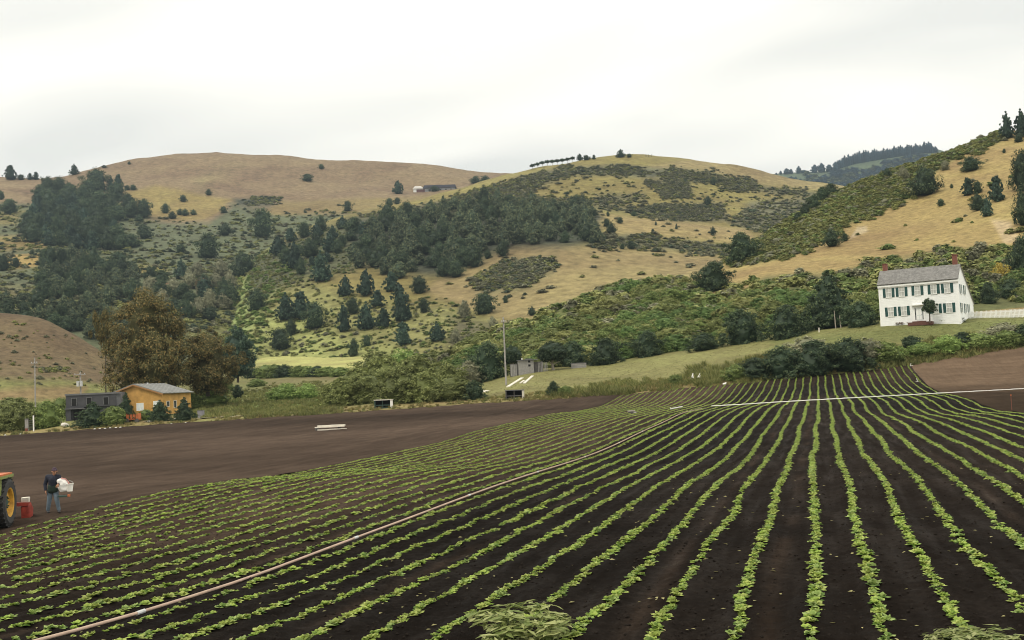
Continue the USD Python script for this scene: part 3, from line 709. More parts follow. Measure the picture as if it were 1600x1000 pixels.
F_YELLOW = foliage('yellow_flower_sprays', (0.300, 0.216, 0.036), (0.504, 0.384, 0.072), (0.720, 0.600, 0.144))
M_BARK = paint('grey_brown_bark', (.085, .068, .052), 0.9, 0.35, 6, bump=0.02)
M_PALEBARK = paint('pale_bark', (.33, .29, .24), 0.85, 0.3, 5)

# ------------------------------------------------------------------ prototypes (unit height, unit width), drawn only where referenced
TREES = {}
def proto(name, look, seed, prof, ncl, per, clr, size, trunk=(0.3, 0.025), bark=None, **kw):
    k = klass(name)
    v, f = crown(seed, prof, ncl, per, clr, size, **kw)
    part(k, 'crown', (v, f), look)
    if trunk:
        part(k, 'trunk', trunk_mesh(seed, trunk[0], trunk[1]), bark or M_BARK)
    TREES[name] = '/World/' + name

PINE = [(0.06, .30), (0.2, .46), (0.4, .42), (0.6, .33), (0.8, .2), (0.93, .09), (1.0, .02)]
BROAD = [(0.05, .25), (0.2, .44), (0.42, .5), (0.62, .45), (0.8, .30), (0.93, .13), (1.0, .03)]
ROUND = [(0.03, .28), (0.15, .44), (0.4, .5), (0.65, .44), (0.85, .27), (0.97, .08)]
SPREAD = [(0.0, .40), (0.12, .48), (0.35, .5), (0.6, .42), (0.8, .26), (0.95, .08)]
CROWNED = [(0.32, .22), (0.42, .42), (0.6, .5), (0.78, .45), (0.92, .25), (1.0, .05)]
for i in range(3):
    proto(f'pine_kind_{i}', F_PINE, 10 + i, PINE, 110, 22, .085, .075, squash=.55, up=.25, taper=.45, core=.55)
    proto(f'grove_pine_kind_{i}', F_GROVE, 20 + i, BROAD if i else PINE, 130, 22, .085, .07, squash=.6, core=.5, trunk=(.6, .022))
    proto(f'round_kind_{i}', F_OAK, 30 + i, ROUND, 90, 34, .13, .06, core=.62, lump=.42)
    proto(f'green_shrub_kind_{i}', F_GREEN, 40 + i, SPREAD, 150, 30, .10, .055, core=.72, trunk=(.2, .02))
    proto(f'scrubby_tree_kind_{i}', F_GREY, 50 + i, ROUND, 90, 20, .11, .075, core=.6)
for i in range(2):
    proto(f'dark_shrub_kind_{i}', F_OAK, 60 + i, SPREAD, 170, 40, .10, .045, core=.62, trunk=(.2, .02), lump=.42)
    proto(f'bright_shrub_kind_{i}', F_BRIGHT, 64 + i, SPREAD, 150, 30, .10, .05, core=.7, trunk=(.2, .02))
    proto(f'cypress_kind_{i}', F_OAK, 68 + i, [(0.02, .42), (0.15, .5), (0.35, .44), (0.6, .30), (0.8, .16), (0.94, .06), (1.0, .015)], 260, 34, .075, .038, squash=.5, up=.1, taper=.3, core=.62, lump=.3)
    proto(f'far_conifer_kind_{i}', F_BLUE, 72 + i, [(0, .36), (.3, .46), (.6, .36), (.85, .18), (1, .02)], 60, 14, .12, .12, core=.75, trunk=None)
    proto(f'rust_tree_kind_{i}', F_RUST, 76 + i, ROUND, 90, 20, .11, .08, core=.6)
proto('yellow_flower_bush', F_YELLOW, 83, ROUND, 60, 16, .13, .07, core=.3)
proto('umbrella_eucalyptus', F_OAK, 80, [(0.5, .1), (0.56, .36), (0.7, .5), (0.85, .42), (0.98, .15)], 60, 22, .11, .08, trunk=(.62, .035), bark=M_PALEBARK, core=.75)
proto('clipped_tree', F_OAK, 81, [(0.36, .3), (0.42, .46), (0.6, .5), (0.78, .46), (0.92, .3), (1.0, .06)], 240, 36, .07, .04, trunk=(.5, .05), bark=M_PALEBARK, core=.85, lump=.08)

# ------------------------------------------------------------------ single trees of the hillsides: (u, foot v, height, width, kind, label)
HILLS = {'L': left_hill, 'M': mid_hill, 'R': right_hill, 'W': low_hill, 'F': far_ridge, 'V': meadow}
_tr = random.Random(5)
def plant(name, kind, cat, label, hill, u, v, h, w, group=None, sink=0.04, wide=1.0):
    h_ = HILLS[hill] if isinstance(hill, str) else hill
    p = h_.locate(u, v)[0] if not isinstance(hill, tuple) else at(u, v, hill[0])
    m = depth(p) / F
    n = 3 if not kind.startswith(('dark_shrub', 'bright_shrub', 'cypress', 'far_conifer', 'rust')) else 2
    ref = TREES.get(kind) or TREES[f'{kind}_kind_{_tr.randrange(n)}']
    H, W = h * m, w * m * wide
    return thing(name, label, cat, (p[0], p[1], p[2] - sink * H), _tr.uniform(0, 360), group, scale=(W, W, H * (1 + sink)), ref=ref)

P_, R_, G_ = ('pine_tree', 'pine', 'tree'), ('round_tree', 'round', 'tree'), ('scrubby_tree', 'scrubby_tree', 'tree')
LONE = [
 ('L', 16, 281, 26, 21, P_, 'tallest dark conifer on the skyline at the far left end'),
 ('L', 33, 281, 9, 11, R_, 'small rounded tree right of the tall skyline conifer at far left'),
 ('L', 47, 281, 12, 10, P_, 'left one of a close pair of small skyline conifers at far left'),
 ('L', 56, 281, 14, 11, P_, 'right one of a close pair of small skyline conifers at far left'),
 ('L', 116, 273, 17, 16, P_, 'lone dark tree on the skyline left of the brown dome'),
 ('L', 163, 262, 4, 9, R_, 'tiny low bush on the skyline left of the brown dome'),
 ('L', 202, 257, 5, 5, R_, 'tiny speck of a bush on the rising skyline of the brown dome'),
 ('L', 152, 300, 38, 38, R_, 'big round dark tree above the left grove against brown grass'),
 ('L', 173, 298, 24, 15, P_, 'slim dark tree touching the right side of the big round one'),
 ('L', 185, 297, 28, 16, P_, 'taller slim dark tree second right of the big round one'),
 ('L', 199, 297, 8, 9, R_, 'left small bush beside the two slim dark trees'),
 ('L', 208, 297, 9, 10, R_, 'right small bush beside the two slim dark trees'),
 ('L', 286, 315, 11, 11, R_, 'highest small round tree on the golden green slope under the dome'),
 ('L', 326, 305, 10, 10, R_, 'small round tree high up by the fold under the brown dome'),
 ('L', 259, 333, 16, 12, R_, 'leftmost of the round trees dotted along the golden green slope'),
 ('L', 269, 342, 12, 12, R_, 'lowest of the round trees dotted along the golden green slope'),
 ('L', 281, 336, 10, 10, R_, 'left tree of a touching pair on the golden green slope'),
 ('L', 289, 337, 11, 11, R_, 'right tree of a touching pair on the golden green slope'),
 ('L', 302, 336, 9, 9, R_, 'rightmost single round tree on the golden green slope'),
 ('L', 349, 333, 11, 11, R_, 'round tree at the right tip of the golden green slope'),
 ('L', 2, 312, 15, 9, R_, 'dark tree cut by the left frame edge above the scrub'),
 ('L', 15, 334, 24, 26, R_, 'broad dark tree at far left below the brown grass'),
 ('L', 217, 347, 12, 13, R_, 'small dark tree right of the left grove on grey scrub'),
 ('L', 226, 373, 22, 24, R_, 'medium round tree on grey scrub right of the left grove'),
 ('L', 282, 395, 14, 17, R_, 'dark tree alone in the grey scrub below the dotted slope'),
 ('L', 325, 403, 40, 36, R_, 'large dark tree in the middle of the left scrub slope'),
 ('L', 352, 368, 20, 22, R_, 'grey green tree above and right of the large dark one'),
 ('L', 5, 423, 27, 19, R_, 'dark conifer at the frame edge left of the gold patch'),
 ('L', 25, 418, 16, 14, R_, 'small dark tree standing in the gold patch at far left'),
 ('L', 50, 398, 8, 8, R_, 'tiny bush on the upper rim of the gold patch'),
 ('L', 68, 409, 20, 18, R_, 'dark tree at the right end of the gold patch'),
 ('L', 185, 416, 24, 28, R_, 'round dark tree left of the long yellow strip'),
 ('L', 208, 423, 16, 15, R_, 'small dark tree just left of the long yellow strip'),
 ('L', 235, 437, 22, 20, R_, 'dark tree in front of the long yellow strip'),
 ('L', 252, 427, 6, 5, R_, 'tiny bush on the long yellow strip'),
 ('L', 283, 436, 32, 24, P_, 'tall dark tree right of the long yellow strip'),
 ('L', 308, 436, 27, 26, G_, 'grey green tree right of the long yellow strip'),
 ('L', 345, 432, 28, 26, G_, 'grey green tree left of the twin dark trees on the left slope'),
 ('L', 381, 434, 42, 38, R_, 'big dark tree at the foot of the fold between the hills'),
 ('L', 410, 371, 47, 36, R_, 'tall broad dark tree high in the fold between the hills'),
 ('L', 480, 283, 12, 17, R_, 'wind shaped dark bush alone on the brown hilltop'),
 ('L', 502, 264, 8, 9, R_, 'small green tree alone highest on the brown hilltop'),
 ('L', 622, 303, 23, 19, P_, 'dark pine left of the hilltop farmhouse'),
 ('L', 743, 287, 12, 18, R_, 'left bush of the pair on the ridge right of the farmhouse'),
 ('L', 758, 284, 10, 14, R_, 'right bush of the pair on the ridge right of the farmhouse'),
 ('L', 543, 330, 17, 15, R_, 'round dark tree alone at the edge of the gold field'),
 ('L', 609, 321, 12, 13, R_, 'left of two round trees below the farmhouse field'),
 ('L', 621, 320, 12, 11, R_, 'right of two round trees below the farmhouse field'),
 ('M', 435, 398, 32, 28, P_, 'dark tree leaning into the shaded fold of the middle hill'),
 ('M', 460, 420, 46, 32, P_, 'tall dark tree at the top of the pale green gully'),
 ('M', 485, 402, 30, 28, R_, 'dark round tree right of the pale green gully head'),
 ('M', 495, 371, 24, 22, P_, 'dark tree standing left of the big conifer grove'),
 ('M', 553, 364, 26, 28, R_, 'dark round tree touching the upper left of the big grove'),
 ('M', 516, 394, 34, 28, P_, 'pointed dark tree between the gully and the big grove'),
 ('M', 534, 386, 20, 16, R_, 'smaller dark tree left of the big grove'),
 ('M', 502, 440, 48, 34, P_, 'lone tall olive green tree below the big grove'),
 ('M', 540, 462, 32, 26, P_, 'dark tree below the left edge of the big grove'),
 ('M', 572, 462, 44, 30, P_, 'tall dark tree hanging below the big grove'),
 ('M', 612, 455, 34, 28, P_, 'dark tree below the middle of the big grove'),
 ('M', 655, 458, 28, 26, R_, 'round dark tree below the big grove toward the gold slope'),
 ('M', 712, 433, 27, 26, R_, 'dark round tree at the lower right corner of the big grove'),
 ('M', 734, 414, 14, 10, R_, 'small dark tree on the edge of the gold slope'),
 ('M', 762, 404, 14, 12, R_, 'small tree between grove and gold slope'),
 ('M', 786, 400, 25, 20, R_, 'dark tree apart at the right foot of the big grove'),
 ('M', 883, 379, 19, 18, R_, 'small dark tree in the gold gap of the right grove'),
 ('M', 927, 338, 15, 12, R_, 'dark tree just right of the grove on the upper scrub'),
 ('M', 950, 338, 8, 5, R_, 'tiny tree on the gold spur line right of the grove'),
 ('M', 948, 354, 13, 13, R_, 'upper of two touching trees on the gold spur'),
 ('M', 955, 365, 17, 17, R_, 'lower of two touching trees on the gold spur'),
 ('M', 969, 349, 10, 10, R_, 'small tree right of the touching pair on the gold spur'),
 ('M', 991, 338, 8, 9, R_, 'small grey green tree on the spur skyline'),
 ('M', 1025, 352, 7, 4, P_, 'thin tiny tree in the middle of the gold spur'),
 ('M', 1057, 358, 9, 5, P_, 'thin tiny tree right of middle on the gold spur'),
 ('M', 1114, 366, 12, 8, R_, 'narrow dark tree at the right end of the gold spur'),
 ('M', 1020, 363, 6, 5, R_, 'low speck of a bush on the gold spur'),
 ('M', 986, 389, 14, 13, R_, 'right tree of the pair in the grey band below the spur'),
 ('M', 973, 389, 9, 8, R_, 'left tree of the pair in the grey band below the spur'),
 ('M', 926, 381, 11, 11, R_, 'grey green tree at the foot of the right grove'),
 ('M', 1115, 289, 12, 10, R_, 'dark tree alone high on the gold face of the middle hill'),
 ('M', 1106, 321, 15, 14, R_, 'dark tree alone above the grey scrub of the middle hill'),
 ('M', 906, 251, 12, 11, P_, 'spiky dark tree on the skyline right of the white trunked row'),
 ('M', 916, 250, 8, 12, R_, 'low dark bush on the skyline beside the spiky tree'),
 ('M', 928, 249, 8, 7, P_, 'small dark tree ending the skyline clump'),
 ('M', 970, 246, 13, 16, P_, 'spreading dark tree alone on the middle skyline'),
 ('M', 983, 246, 6, 9, R_, 'low bush at the foot of the spreading skyline tree'),
 ('M', 437, 546, 34, 33, R_, 'round dark tree on the left edge of the sunlit valley floor'),
 ('M', 455, 523, 25, 18, R_, 'small dark tree above the sunlit valley floor'),
 ('M', 447, 500, 42, 34, P_, 'left big pine of the clump above the valley'),
 ('M', 470, 499, 48, 36, P_, 'middle big pine of the clump above the valley'),
 ('M', 492, 513, 42, 36, R_, 'lower right spreading tree of the clump above the valley'),
 ('M', 538, 518, 46, 24, P_, 'slender conifer right of the clump above the valley'),
 ('M', 573, 514, 42, 34, P_, 'spreading layered conifer in mid slope above the valley'),
 ('M', 600, 512, 34, 24, P_, 'conifer touching the spreading layered one'),
 ('M', 628, 502, 50, 32, P_, 'tall dark conifer over another on the slope above the thicket'),
 ('M', 630, 539, 40, 32, P_, 'dark conifer lowest on the slope above the thicket'),
 ('M', 683, 533, 30, 28, P_, 'blue green conifer left of the grey shrubs'),
 ('M', 573, 541, 18, 14, R_, 'left small dark tree low on the slope'),
 ('M', 553, 556, 28, 18, R_, 'right small dark tree low on the slope'),
 ('M', 712, 536, 22, 18, G_, 'greyish thin tree right of the blue green conifer'),
 ('M', 726, 496, 27, 21, G_, 'greyish tree on the scrub slope left of the round dark one'),
 ('M', 758, 490, 34, 34, R_, 'round dark tree alone on the lower gold slope'),
 ('M', 790, 473, 12, 8, R_, 'small dark tree right of the lone round one'),
 ('M', 831, 493, 14, 12, R_, 'small dark tree on the gold slope above the pole'),
 ('M', 770, 512, 18, 14, G_, 'dark grey bush behind the tall pole'),
 ('M', 663, 488, 24, 18, R_, 'dark tree in the scrub below the gold slope'),
 ('M', 590, 480, 30, 26, P_, 'dark conifer in the middle of the lower slope'),
 ('M', 625, 474, 34, 28, P_, 'dark conifer under the big grove near the scrub slope'),
 ('M', 552, 490, 26, 22, R_, 'dark round tree between clump and layered conifer'),
 ('M', 400, 486, 36, 30, R_, 'dark tree in the pale green gully bottom'),
 ('L', 210, 470, 34, 28, R_, 'dark tree behind the big brown tree on its left'),
 ('L', 320, 470, 38, 34, P_, 'dark tree behind the big brown tree on its right'),
 ('L', 350, 480, 36, 32, R_, 'dark round tree right behind the big brown tree'),
 ('R', 1115, 454, 47, 58, ('round_tree', 'dark_shrub', 'tree'), 'broad dark round tree at the foot of the gold slope'),
 ('R', 1160, 408, 47, 54, ('windswept_tree', 'dark_shrub', 'tree'), 'dark windswept tree on the shoulder of the green ridge'),
 ('R', 1298, 304, 22, 26, ('ridge_tree', 'dark_shrub', 'tree'), 'topmost dark tree of the file along the green ridge'),
 ('R', 1285, 314, 22, 24, ('ridge_tree', 'dark_shrub', 'tree'), 'second dark tree of the file along the green ridge'),
 ('R', 1272, 326, 22, 22, ('ridge_tree', 'dark_shrub', 'tree'), 'third dark tree of the file along the green ridge'),
 ('R', 1259, 336, 18, 18, ('ridge_tree', 'dark_shrub', 'tree'), 'fourth dark tree of the file along the green ridge'),
 ('R', 1247, 346, 15, 15, ('ridge_tree', 'dark_shrub', 'tree'), 'lowest dark tree of the file along the green ridge'),
 ('R', 1386, 277, 15, 14, R_, 'small dark tree on the ridge below the distant conifers'),
 ('R', 1412, 281, 22, 16, G_, 'grey green pointed tree left of the big ridge pine'),
 ('R', 1447, 305, 46, 44, ('pine_tree', 'round', 'tree'), 'big olive pine on the ridge above the gold slope'),
 ('R', 1477, 266, 16, 14, G_, 'grey green tree in the scrub right of the big ridge pine'),
 ('R', 1517, 267, 23, 33, R_, 'wide dark tree high on the gold slope'),
 ('R', 1513, 305, 31, 21, P_, 'dark conifer left of the tall one on the gold slope'),
 ('R', 1528, 302, 20, 15, R_, 'low tree between the conifers on the gold slope'),
 ('R', 1558, 315, 45, 26, P_, 'tall dark conifer high on the gold slope near the right edge'),
 ('R', 1529, 329, 28, 22, R_, 'left tree of the lower pair on the gold slope'),
 ('R', 1543, 338, 32, 20, P_, 'right tree of the lower pair on the gold slope'),
 ('R', 1300, 385, 27, 27, R_, 'round dark tree alone low on the gold slope'),
 ('R', 1321, 377, 13, 11, R_, 'small dark tree beside the round one low on the gold slope'),
 ('R', 1487, 294, 7, 5, R_, 'tiny bush under the wide dark tree'),
 ('R', 1470, 322, 12, 11, R_, 'small dark bush in the middle of the gold slope'),
 ('R', 1569, 239, 7, 5, R_, 'tiny bush near the top right of the gold slope'),
 ('R', 1533, 218, 8, 12, G_, 'low grey bush on the skyline left of the tall pines'),
 ('R', 1574, 216, 42, 24, P_, 'left of the two tall pines on the right skyline'),
 ('R', 1597, 214, 44, 27, P_, 'right of the two tall pines on the right skyline'),
 ('R', 1592, 222, 14, 14, R_, 'dark bush under the two tall skyline pines'),
 ('R', 1599, 298, 66, 34, R_, 'large dark tree at the right frame edge above the bare cut'),
 ('R', 1600, 352, 56, 30, R_, 'large dark tree at the right frame edge beside the bare cut'),
 ('R', 1599, 432, 66, 40, R_, 'dark tree at the right frame edge over the fence bank'),
 ('R', 1580, 465, 30, 40, ('round_tree', 'dark_shrub', 'tree'), 'dark bush behind the fence bank near the right edge'),
 ('R', 1545, 474, 34, 28, ('round_tree', 'dark_shrub', 'tree'), 'dark bush right behind the gable of the white house'),
]
for hill, u, v, h, w, (nm, kd, ct), lab in LONE:
    plant(nm, kd, ct, lab, hill, u, v, h, w)

# rows and groves whose trees nothing tells apart
for i in range(9):
    u = 832 + i * 7.8
    nth = ['leftmost', 'second', 'third', 'fourth', 'fifth', 'sixth', 'seventh', 'eighth', 'rightmost'][i]
    plant('eucalyptus_tree', 'umbrella_eucalyptus', 'tree', f'{nth} flat topped pale trunked tree from the left in the skyline row' if 0 < i < 8 else f'{nth} flat topped pale trunked tree of the skyline row', 'M', u, np.interp(u, [832, 848, 870, 895], [265, 260.5, 255.5, 251.5]), 9, 8.5, group='row of pale trunked trees on the skyline')

def grove(name, kind, label, group, hill, poly, gap, hr, wr, seed, limit=400, overlap=1.0):
    rng = np.random.default_rng(seed)
    poly = np.array(poly, float)
    lo, hi = poly.min(0), poly.max(0)
    pts = []
    for q in rng.uniform(lo, hi, (6000, 2)):
        if seg_dist(q[:1], q[1:], poly)[0] < 0:
            continue
        if all((q[0] - a) ** 2 + ((q[1] - b) * 1.5) ** 2 > gap * gap for a, b in pts):
            pts.append(tuple(q))
        if len(pts) >= limit:
            break
    q1, q2 = np.quantile([p[0] for p in pts], [1 / 3, 2 / 3])
    r1, r2 = np.quantile([p[1] for p in pts], [1 / 3, 2 / 3])
    for u, v in sorted(pts, key=lambda q: q[1]):
        h = rng.uniform(*hr)
        where = ('upper ' if v < r1 else 'lower ' if v > r2 else 'middle ') + ('left' if u < q1 else 'right' if u > q2 else 'centre')
        plant(name, kind if rng.uniform() > .3 else ('round' if kind != 'round' else 'pine'), 'tree', label % where, hill, u, v + h * 0.25, h, rng.uniform(*wr), group=f'{group}, {where} part')
    return len(pts)

NG = 0
NG += grove('slope_conifer', 'round', 'dark conifer in the %s part of the upper left hillside grove', 'conifers of the upper left grove', 'L',
      [(34, 372), (50, 325), (60, 300), (85, 296), (140, 300), (160, 308), (178, 304), (205, 318), (208, 322), (236, 330), (236, 336), (190, 338), (176, 358), (206, 382), (150, 390), (105, 386), (60, 375)], 16.5, (22, 34), (20, 31), 3)
NG += grove('dark_conifer', 'grove_pine', 'dark conifer in the %s part of the lower left hillside grove', 'conifers of the lower left grove', 'L',
      [(62, 462), (65, 410), (100, 402), (140, 404), (172, 425), (210, 428), (212, 460), (150, 474), (120, 468)], 16, (22, 32), (20, 29), 4)
NG += grove('woodland_conifer', 'grove_pine', 'grey green conifer in the %s part of the woods at the left hill foot', 'conifers at the foot of the left hill', 'L',
      [(-20, 530), (-20, 470), (60, 470), (140, 482), (200, 500), (200, 540), (120, 520), (60, 500)], 17, (20, 30), (18, 26), 6)
NG += grove('grove_conifer', 'grove_pine', 'dark conifer in the %s part of the big middle hill grove', 'conifers of the big middle grove', 'M',
      [(553, 400), (575, 365), (605, 338), (665, 330), (680, 325), (775, 312), (800, 318), (800, 380), (752, 382), (748, 404), (722, 422), (704, 430), (675, 416), (645, 420), (620, 430), (575, 418), (560, 412)], 17, (20, 34), (20, 31), 7)
NG += grove('hill_conifer', 'grove_pine', 'dark conifer in the %s part of the small grove right of the big one', 'conifers of the grove right end', 'M',
      [(800, 372), (800, 322), (832, 324), (850, 332), (885, 324), (900, 320), (918, 334), (930, 352), (932, 372), (906, 374), (900, 356), (870, 356), (866, 370), (838, 376)], 14, (24, 38), (20, 30), 8)
NG += grove('woodland_tree', 'scrubby_tree', 'grey green tree in the %s part of the loose woods behind the brown tree', 'trees of the loose woods left of the fold', 'L',
      [(225, 470), (240, 440), (300, 440), (360, 440), (370, 470), (330, 500), (280, 492), (230, 490)], 19, (22, 32), (20, 30), 9)
NG += grove('fold_tree', 'round', 'dark tree in the %s part of the shaded fold between the hills', 'trees of the shaded fold', 'M',
      [(425, 400), (440, 368), (540, 345), (575, 350), (560, 400), (520, 405), (470, 425)], 24, (16, 26), (16, 24), 10)
plant('rust_tree', 'rust_tree', 'tree', 'reddish brown bare looking tree in the loose woods', 'L', 317, 452, 20, 24)
plant('rust_tree', 'rust_tree', 'tree', 'second rusty tree left above the big brown tree', 'L', 265, 455, 16, 22)

_fr = np.random.default_rng(44)
# distant ridge conifers
NTH = ['first', 'second', 'third', 'fourth', 'fifth', 'sixth', 'seventh', 'eighth', 'ninth']
NTH += ['tenth', 'eleventh', 'twelfth', 'thirteenth', 'fourteenth', 'fifteenth', 'sixteenth', 'seventeenth', 'eighteenth', 'nineteenth'] + [f'{a}{"-" + x if x else ""}' for a, z in (('twenty', 'twentieth'), ('thirty', 'thirtieth'), ('forty', 'fortieth')) for x in [''] + NTH]
NTH = [{'twenty': 'twentieth', 'thirty': 'thirtieth', 'forty': 'fortieth'}.get(x, x) for x in NTH]
for i, u in enumerate(np.linspace(1310, 1462, 46)):
    vv = np.interp(u, [1310, 1335, 1400, 1430, 1462], [264, 256, 245, 240, 238])
    hh = np.interp(u, [1310, 1330, 1425, 1436, 1450, 1462], [15, 16, 15, 12, 17, 8]) * _fr.uniform(.85, 1.2)
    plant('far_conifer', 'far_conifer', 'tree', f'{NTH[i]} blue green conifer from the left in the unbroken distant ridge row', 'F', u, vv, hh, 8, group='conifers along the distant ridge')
for u, h, w, lab in ((1213, 3, 4, 'tiny leftmost tree on the distant ridge'), (1220, 6, 5, 'second small tree from the left on the distant ridge'), (1229, 9, 12, 'bushy tree left of the thin one on the distant ridge'), (1236, 8, 8, 'bushy tree touching the thin one on the distant ridge'),
                     (1248, 12, 9, 'thin top heavy tree alone on the distant ridge'), (1256, 5, 8, 'low tree right of the thin one on the distant ridge'), (1273, 13, 13, 'left tree of the distant middle clump'), (1284, 15, 14, 'right tree of the distant middle clump'), (1296, 11, 14, 'low tree right of the distant middle clump'), (1306, 14, 12, 'last tree before the long distant row')):
    plant('far_conifer', 'far_conifer', 'tree', lab, 'F', u, np.interp(u, [1210, 1230, 1290, 1310], [273, 272, 269, 266]), h, w)

# ------------------------------------------------------------------ scrub: what nobody could count
def bush_mesh(seed, ncl=30, per=11, size=.2):
    return crown(seed, [(0.0, .42), (.25, .5), (.6, .40), (.95, .14)], ncl, per, .19, size, core=.62, lump=.3, up=1.3)

def scrub(name, label, hill, polys, looks, mats, hr, seed, squash=(0.55, 0.9)):
    rng = np.random.default_rng(seed)
    P = np.vstack([HILLS[hill].pts(poly, n, seed + 7 * i) for i, (poly, n) in enumerate(polys)])
    n = len(P)
    h = rng.uniform(hr[0], hr[1], n) * rng.uniform(.7, 1.25, n)
    P = P - np.array([0, 0, 1.0]) * (h * 0.12)[:, None]
    w = h / rng.uniform(*squash, n)
    instancer(name, [(bush_mesh(seed + i), m) for i, m in enumerate(mats)], P, rng.choice(len(mats), n, p=looks), rng.uniform(0, 6.28, n), np.c_[w, w, h], label, 'scrub')

scrub('scrub', 'grey green scrub spread over the middle hill in patches and bands', 'M', [
    ([(560, 338), (640, 327), (800, 283), (850, 266), (950, 257), (1060, 266), (1140, 279), (1250, 300), (1340, 308), (1330, 316), (1200, 300), (1100, 285), (1000, 274), (900, 272), (860, 285), (815, 298), (850, 312), (800, 320), (700, 340)], 4200),
    ([(1008, 280), (1075, 284), (1082, 308), (1050, 311), (1030, 300)], 700),
    ([(930, 303), (1012, 304), (1012, 313), (945, 317)], 60), ([(800, 312), (900, 306), (980, 318), (975, 330), (880, 322)], 260),
    ([(980, 324), (1060, 319), (1130, 320), (1140, 346), (1060, 346), (1000, 336)], 900),
    ([(1180, 318), (1260, 308), (1340, 318), (1340, 410), (1220, 392), (1190, 362), (1140, 348)], 1500),
    ([(925, 372), (980, 365), (1100, 380), (1200, 385), (1260, 396), (1250, 408), (1130, 396), (1000, 389), (930, 383)], 850),
    ([(785, 408), (865, 400), (872, 420), (820, 450), (760, 458), (735, 442)], 800),
    ([(820, 300), (900, 275), (1000, 278), (1150, 290), (1250, 310), (1140, 345), (980, 330), (830, 325)], 350),
    ([(930, 335), (1165, 358), (1190, 384), (940, 365)], 25), ([(700, 440), (800, 380), (1000, 390), (1180, 402), (1000, 450), (840, 490), (720, 470)], 35)],
    [.55, .2, .25], [F_GREY, F_GROVE, F_SCRUB], (.7, 1.9), 300, (.32, .6))
scrub('scrub', 'olive brush on the lower slope of the middle hill above the valley', 'M', [
    ([(380, 560), (420, 470), (480, 430), (560, 465), (700, 470), (790, 515), (800, 570)], 950), ([(380, 420), (440, 375), (540, 345), (560, 420), (470, 440), (400, 470)], 700)],
    [.55, .2, .25], [F_SCRUB, F_GREY, F_GREEN], (.5, 1.5), 320, (.35, .7))
scrub('scrub', 'dark brush between the trees of the far left hill', 'L', [
    ([(-20, 318), (40, 318), (70, 312), (140, 302), (200, 318), (215, 338), (240, 344), (330, 354), (365, 322), (430, 330), (560, 332), (480, 380), (400, 470), (400, 530), (300, 540), (100, 500), (-20, 470)], 2600),
    ([(362, 311), (440, 308), (418, 322), (375, 322)], 160)],
    [.25, .3, .45], [F_GROVE, F_GREY, F_SCRUB], (1.0, 2.7), 340, (.35, .7))
scrub('scrub', 'light green brush filling the gully on the left edge of the middle hill', 'M', [([(340, 560), (375, 450), (415, 385), (470, 395), (445, 450), (415, 500), (400, 560)], 300)], [.6, .4], [F_BRIGHT, F_SCRUB], (1, 2.6), 352, (.4, .8))
scrub('scrub', 'pale green brush in the gully at the foot of the fold', 'L', [([(370, 425), (420, 395), (462, 398), (450, 432), (400, 475), (355, 485)], 260)], [.7, .3], [F_BRIGHT, F_SCRUB], (2, 4), 350)
scrub('scrub', 'green scrub along the crest of the near right hill', 'R', [
    ([(1110, 405), (1240, 332), (1350, 278), (1480, 230), (1560, 200), (1575, 215), (1530, 236), (1470, 262), (1432, 298), (1395, 322), (1330, 347), (1280, 377), (1220, 405), (1150, 418)], 3600),
    ([(1330, 360), (1600, 250), (1600, 390), (1380, 400), (1200, 425)], 22)],
    [.5, .2, .3], [F_SCRUB, F_GREY, F_GREEN], (0.6, 1.7), 360, (.4, .75))
scrub('scrub', 'green brush on the near hillside from the grey shed to the white house', 'R', [
    ([(640, 580), (700, 545), (850, 482), (960, 442), (1040, 432), (1085, 440), (1130, 470), (1100, 545), (960, 566), (830, 580), (720, 590)], 1300),
    ([(1100, 560), (1100, 478), (1140, 448), (1200, 434), (1300, 428), (1360, 414), (1450, 397), (1560, 388), (1610, 398), (1700, 396), (1700, 480), (1540, 470), (1380, 490), (1200, 530)], 1000)],
    [.42, .16, .42], [F_SCRUB, F_GREY, F_GREEN], (.9, 2.5), 380, (.5, .85))
def big_scrub(name, label, hill, polys, mats, hr, seed):
    rng = np.random.default_rng(seed)
    P = np.vstack([HILLS[hill].pts(poly, n, seed + 7 * i) for i, (poly, n) in enumerate(polys)])
    n = len(P); h = rng.uniform(hr[0], hr[1], n)
    w = h / rng.uniform(.5, .8, n)
    instancer(name, [(crown(seed + i, SPREAD, 170, 26, .10, .055, core=.6, up=.8, lump=.4), m) for i, m in enumerate(mats)], P - [0, 0, .3], rng.integers(0, len(mats), n), rng.uniform(0, 6.28, n), np.c_[w, w, h], label, 'scrub')
F_OLIVE = foliage('olive_green_leaves', (.075, .095, .024), (.175, .20, .056), (.33, .36, .13), hue=.15)
F_FRESH = foliage('fresh_green_leaves', (.055, .105, .026), (.125, .205, .052), (.25, .34, .10), hue=.2)
big_scrub('brush', 'taller rounded green brush thick on the foot of the near hillside', 'R', [([(690, 585), (720, 556), (860, 520), (980, 500), (1100, 490), (1110, 545), (960, 566), (830, 582)], 210), ([(900, 500), (1000, 455), (1080, 470), (1080, 500)], 30), ([(1110, 545), (1140, 480), (1260, 470), (1370, 470), (1370, 495), (1200, 528)], 110), ([(1530, 470), (1600, 440), (1680, 440), (1680, 480)], 22)],
          [F_OLIVE, F_FRESH, F_GREEN, F_OLIVE, F_FRESH, F_SCRUB], (2.0, 4.6), 700)
scrub('scrub', 'small dark tufts dotted over the low reddish hill', 'W', [([(-20, 500), (60, 500), (130, 530), (190, 590), (150, 605), (-20, 605)], 90), ([(60, 576), (110, 574), (110, 582), (60, 582)], 60)], [.6, .4], [F_SCRUB, F_GREY], (0.3, .8), 390, (.4, .7))
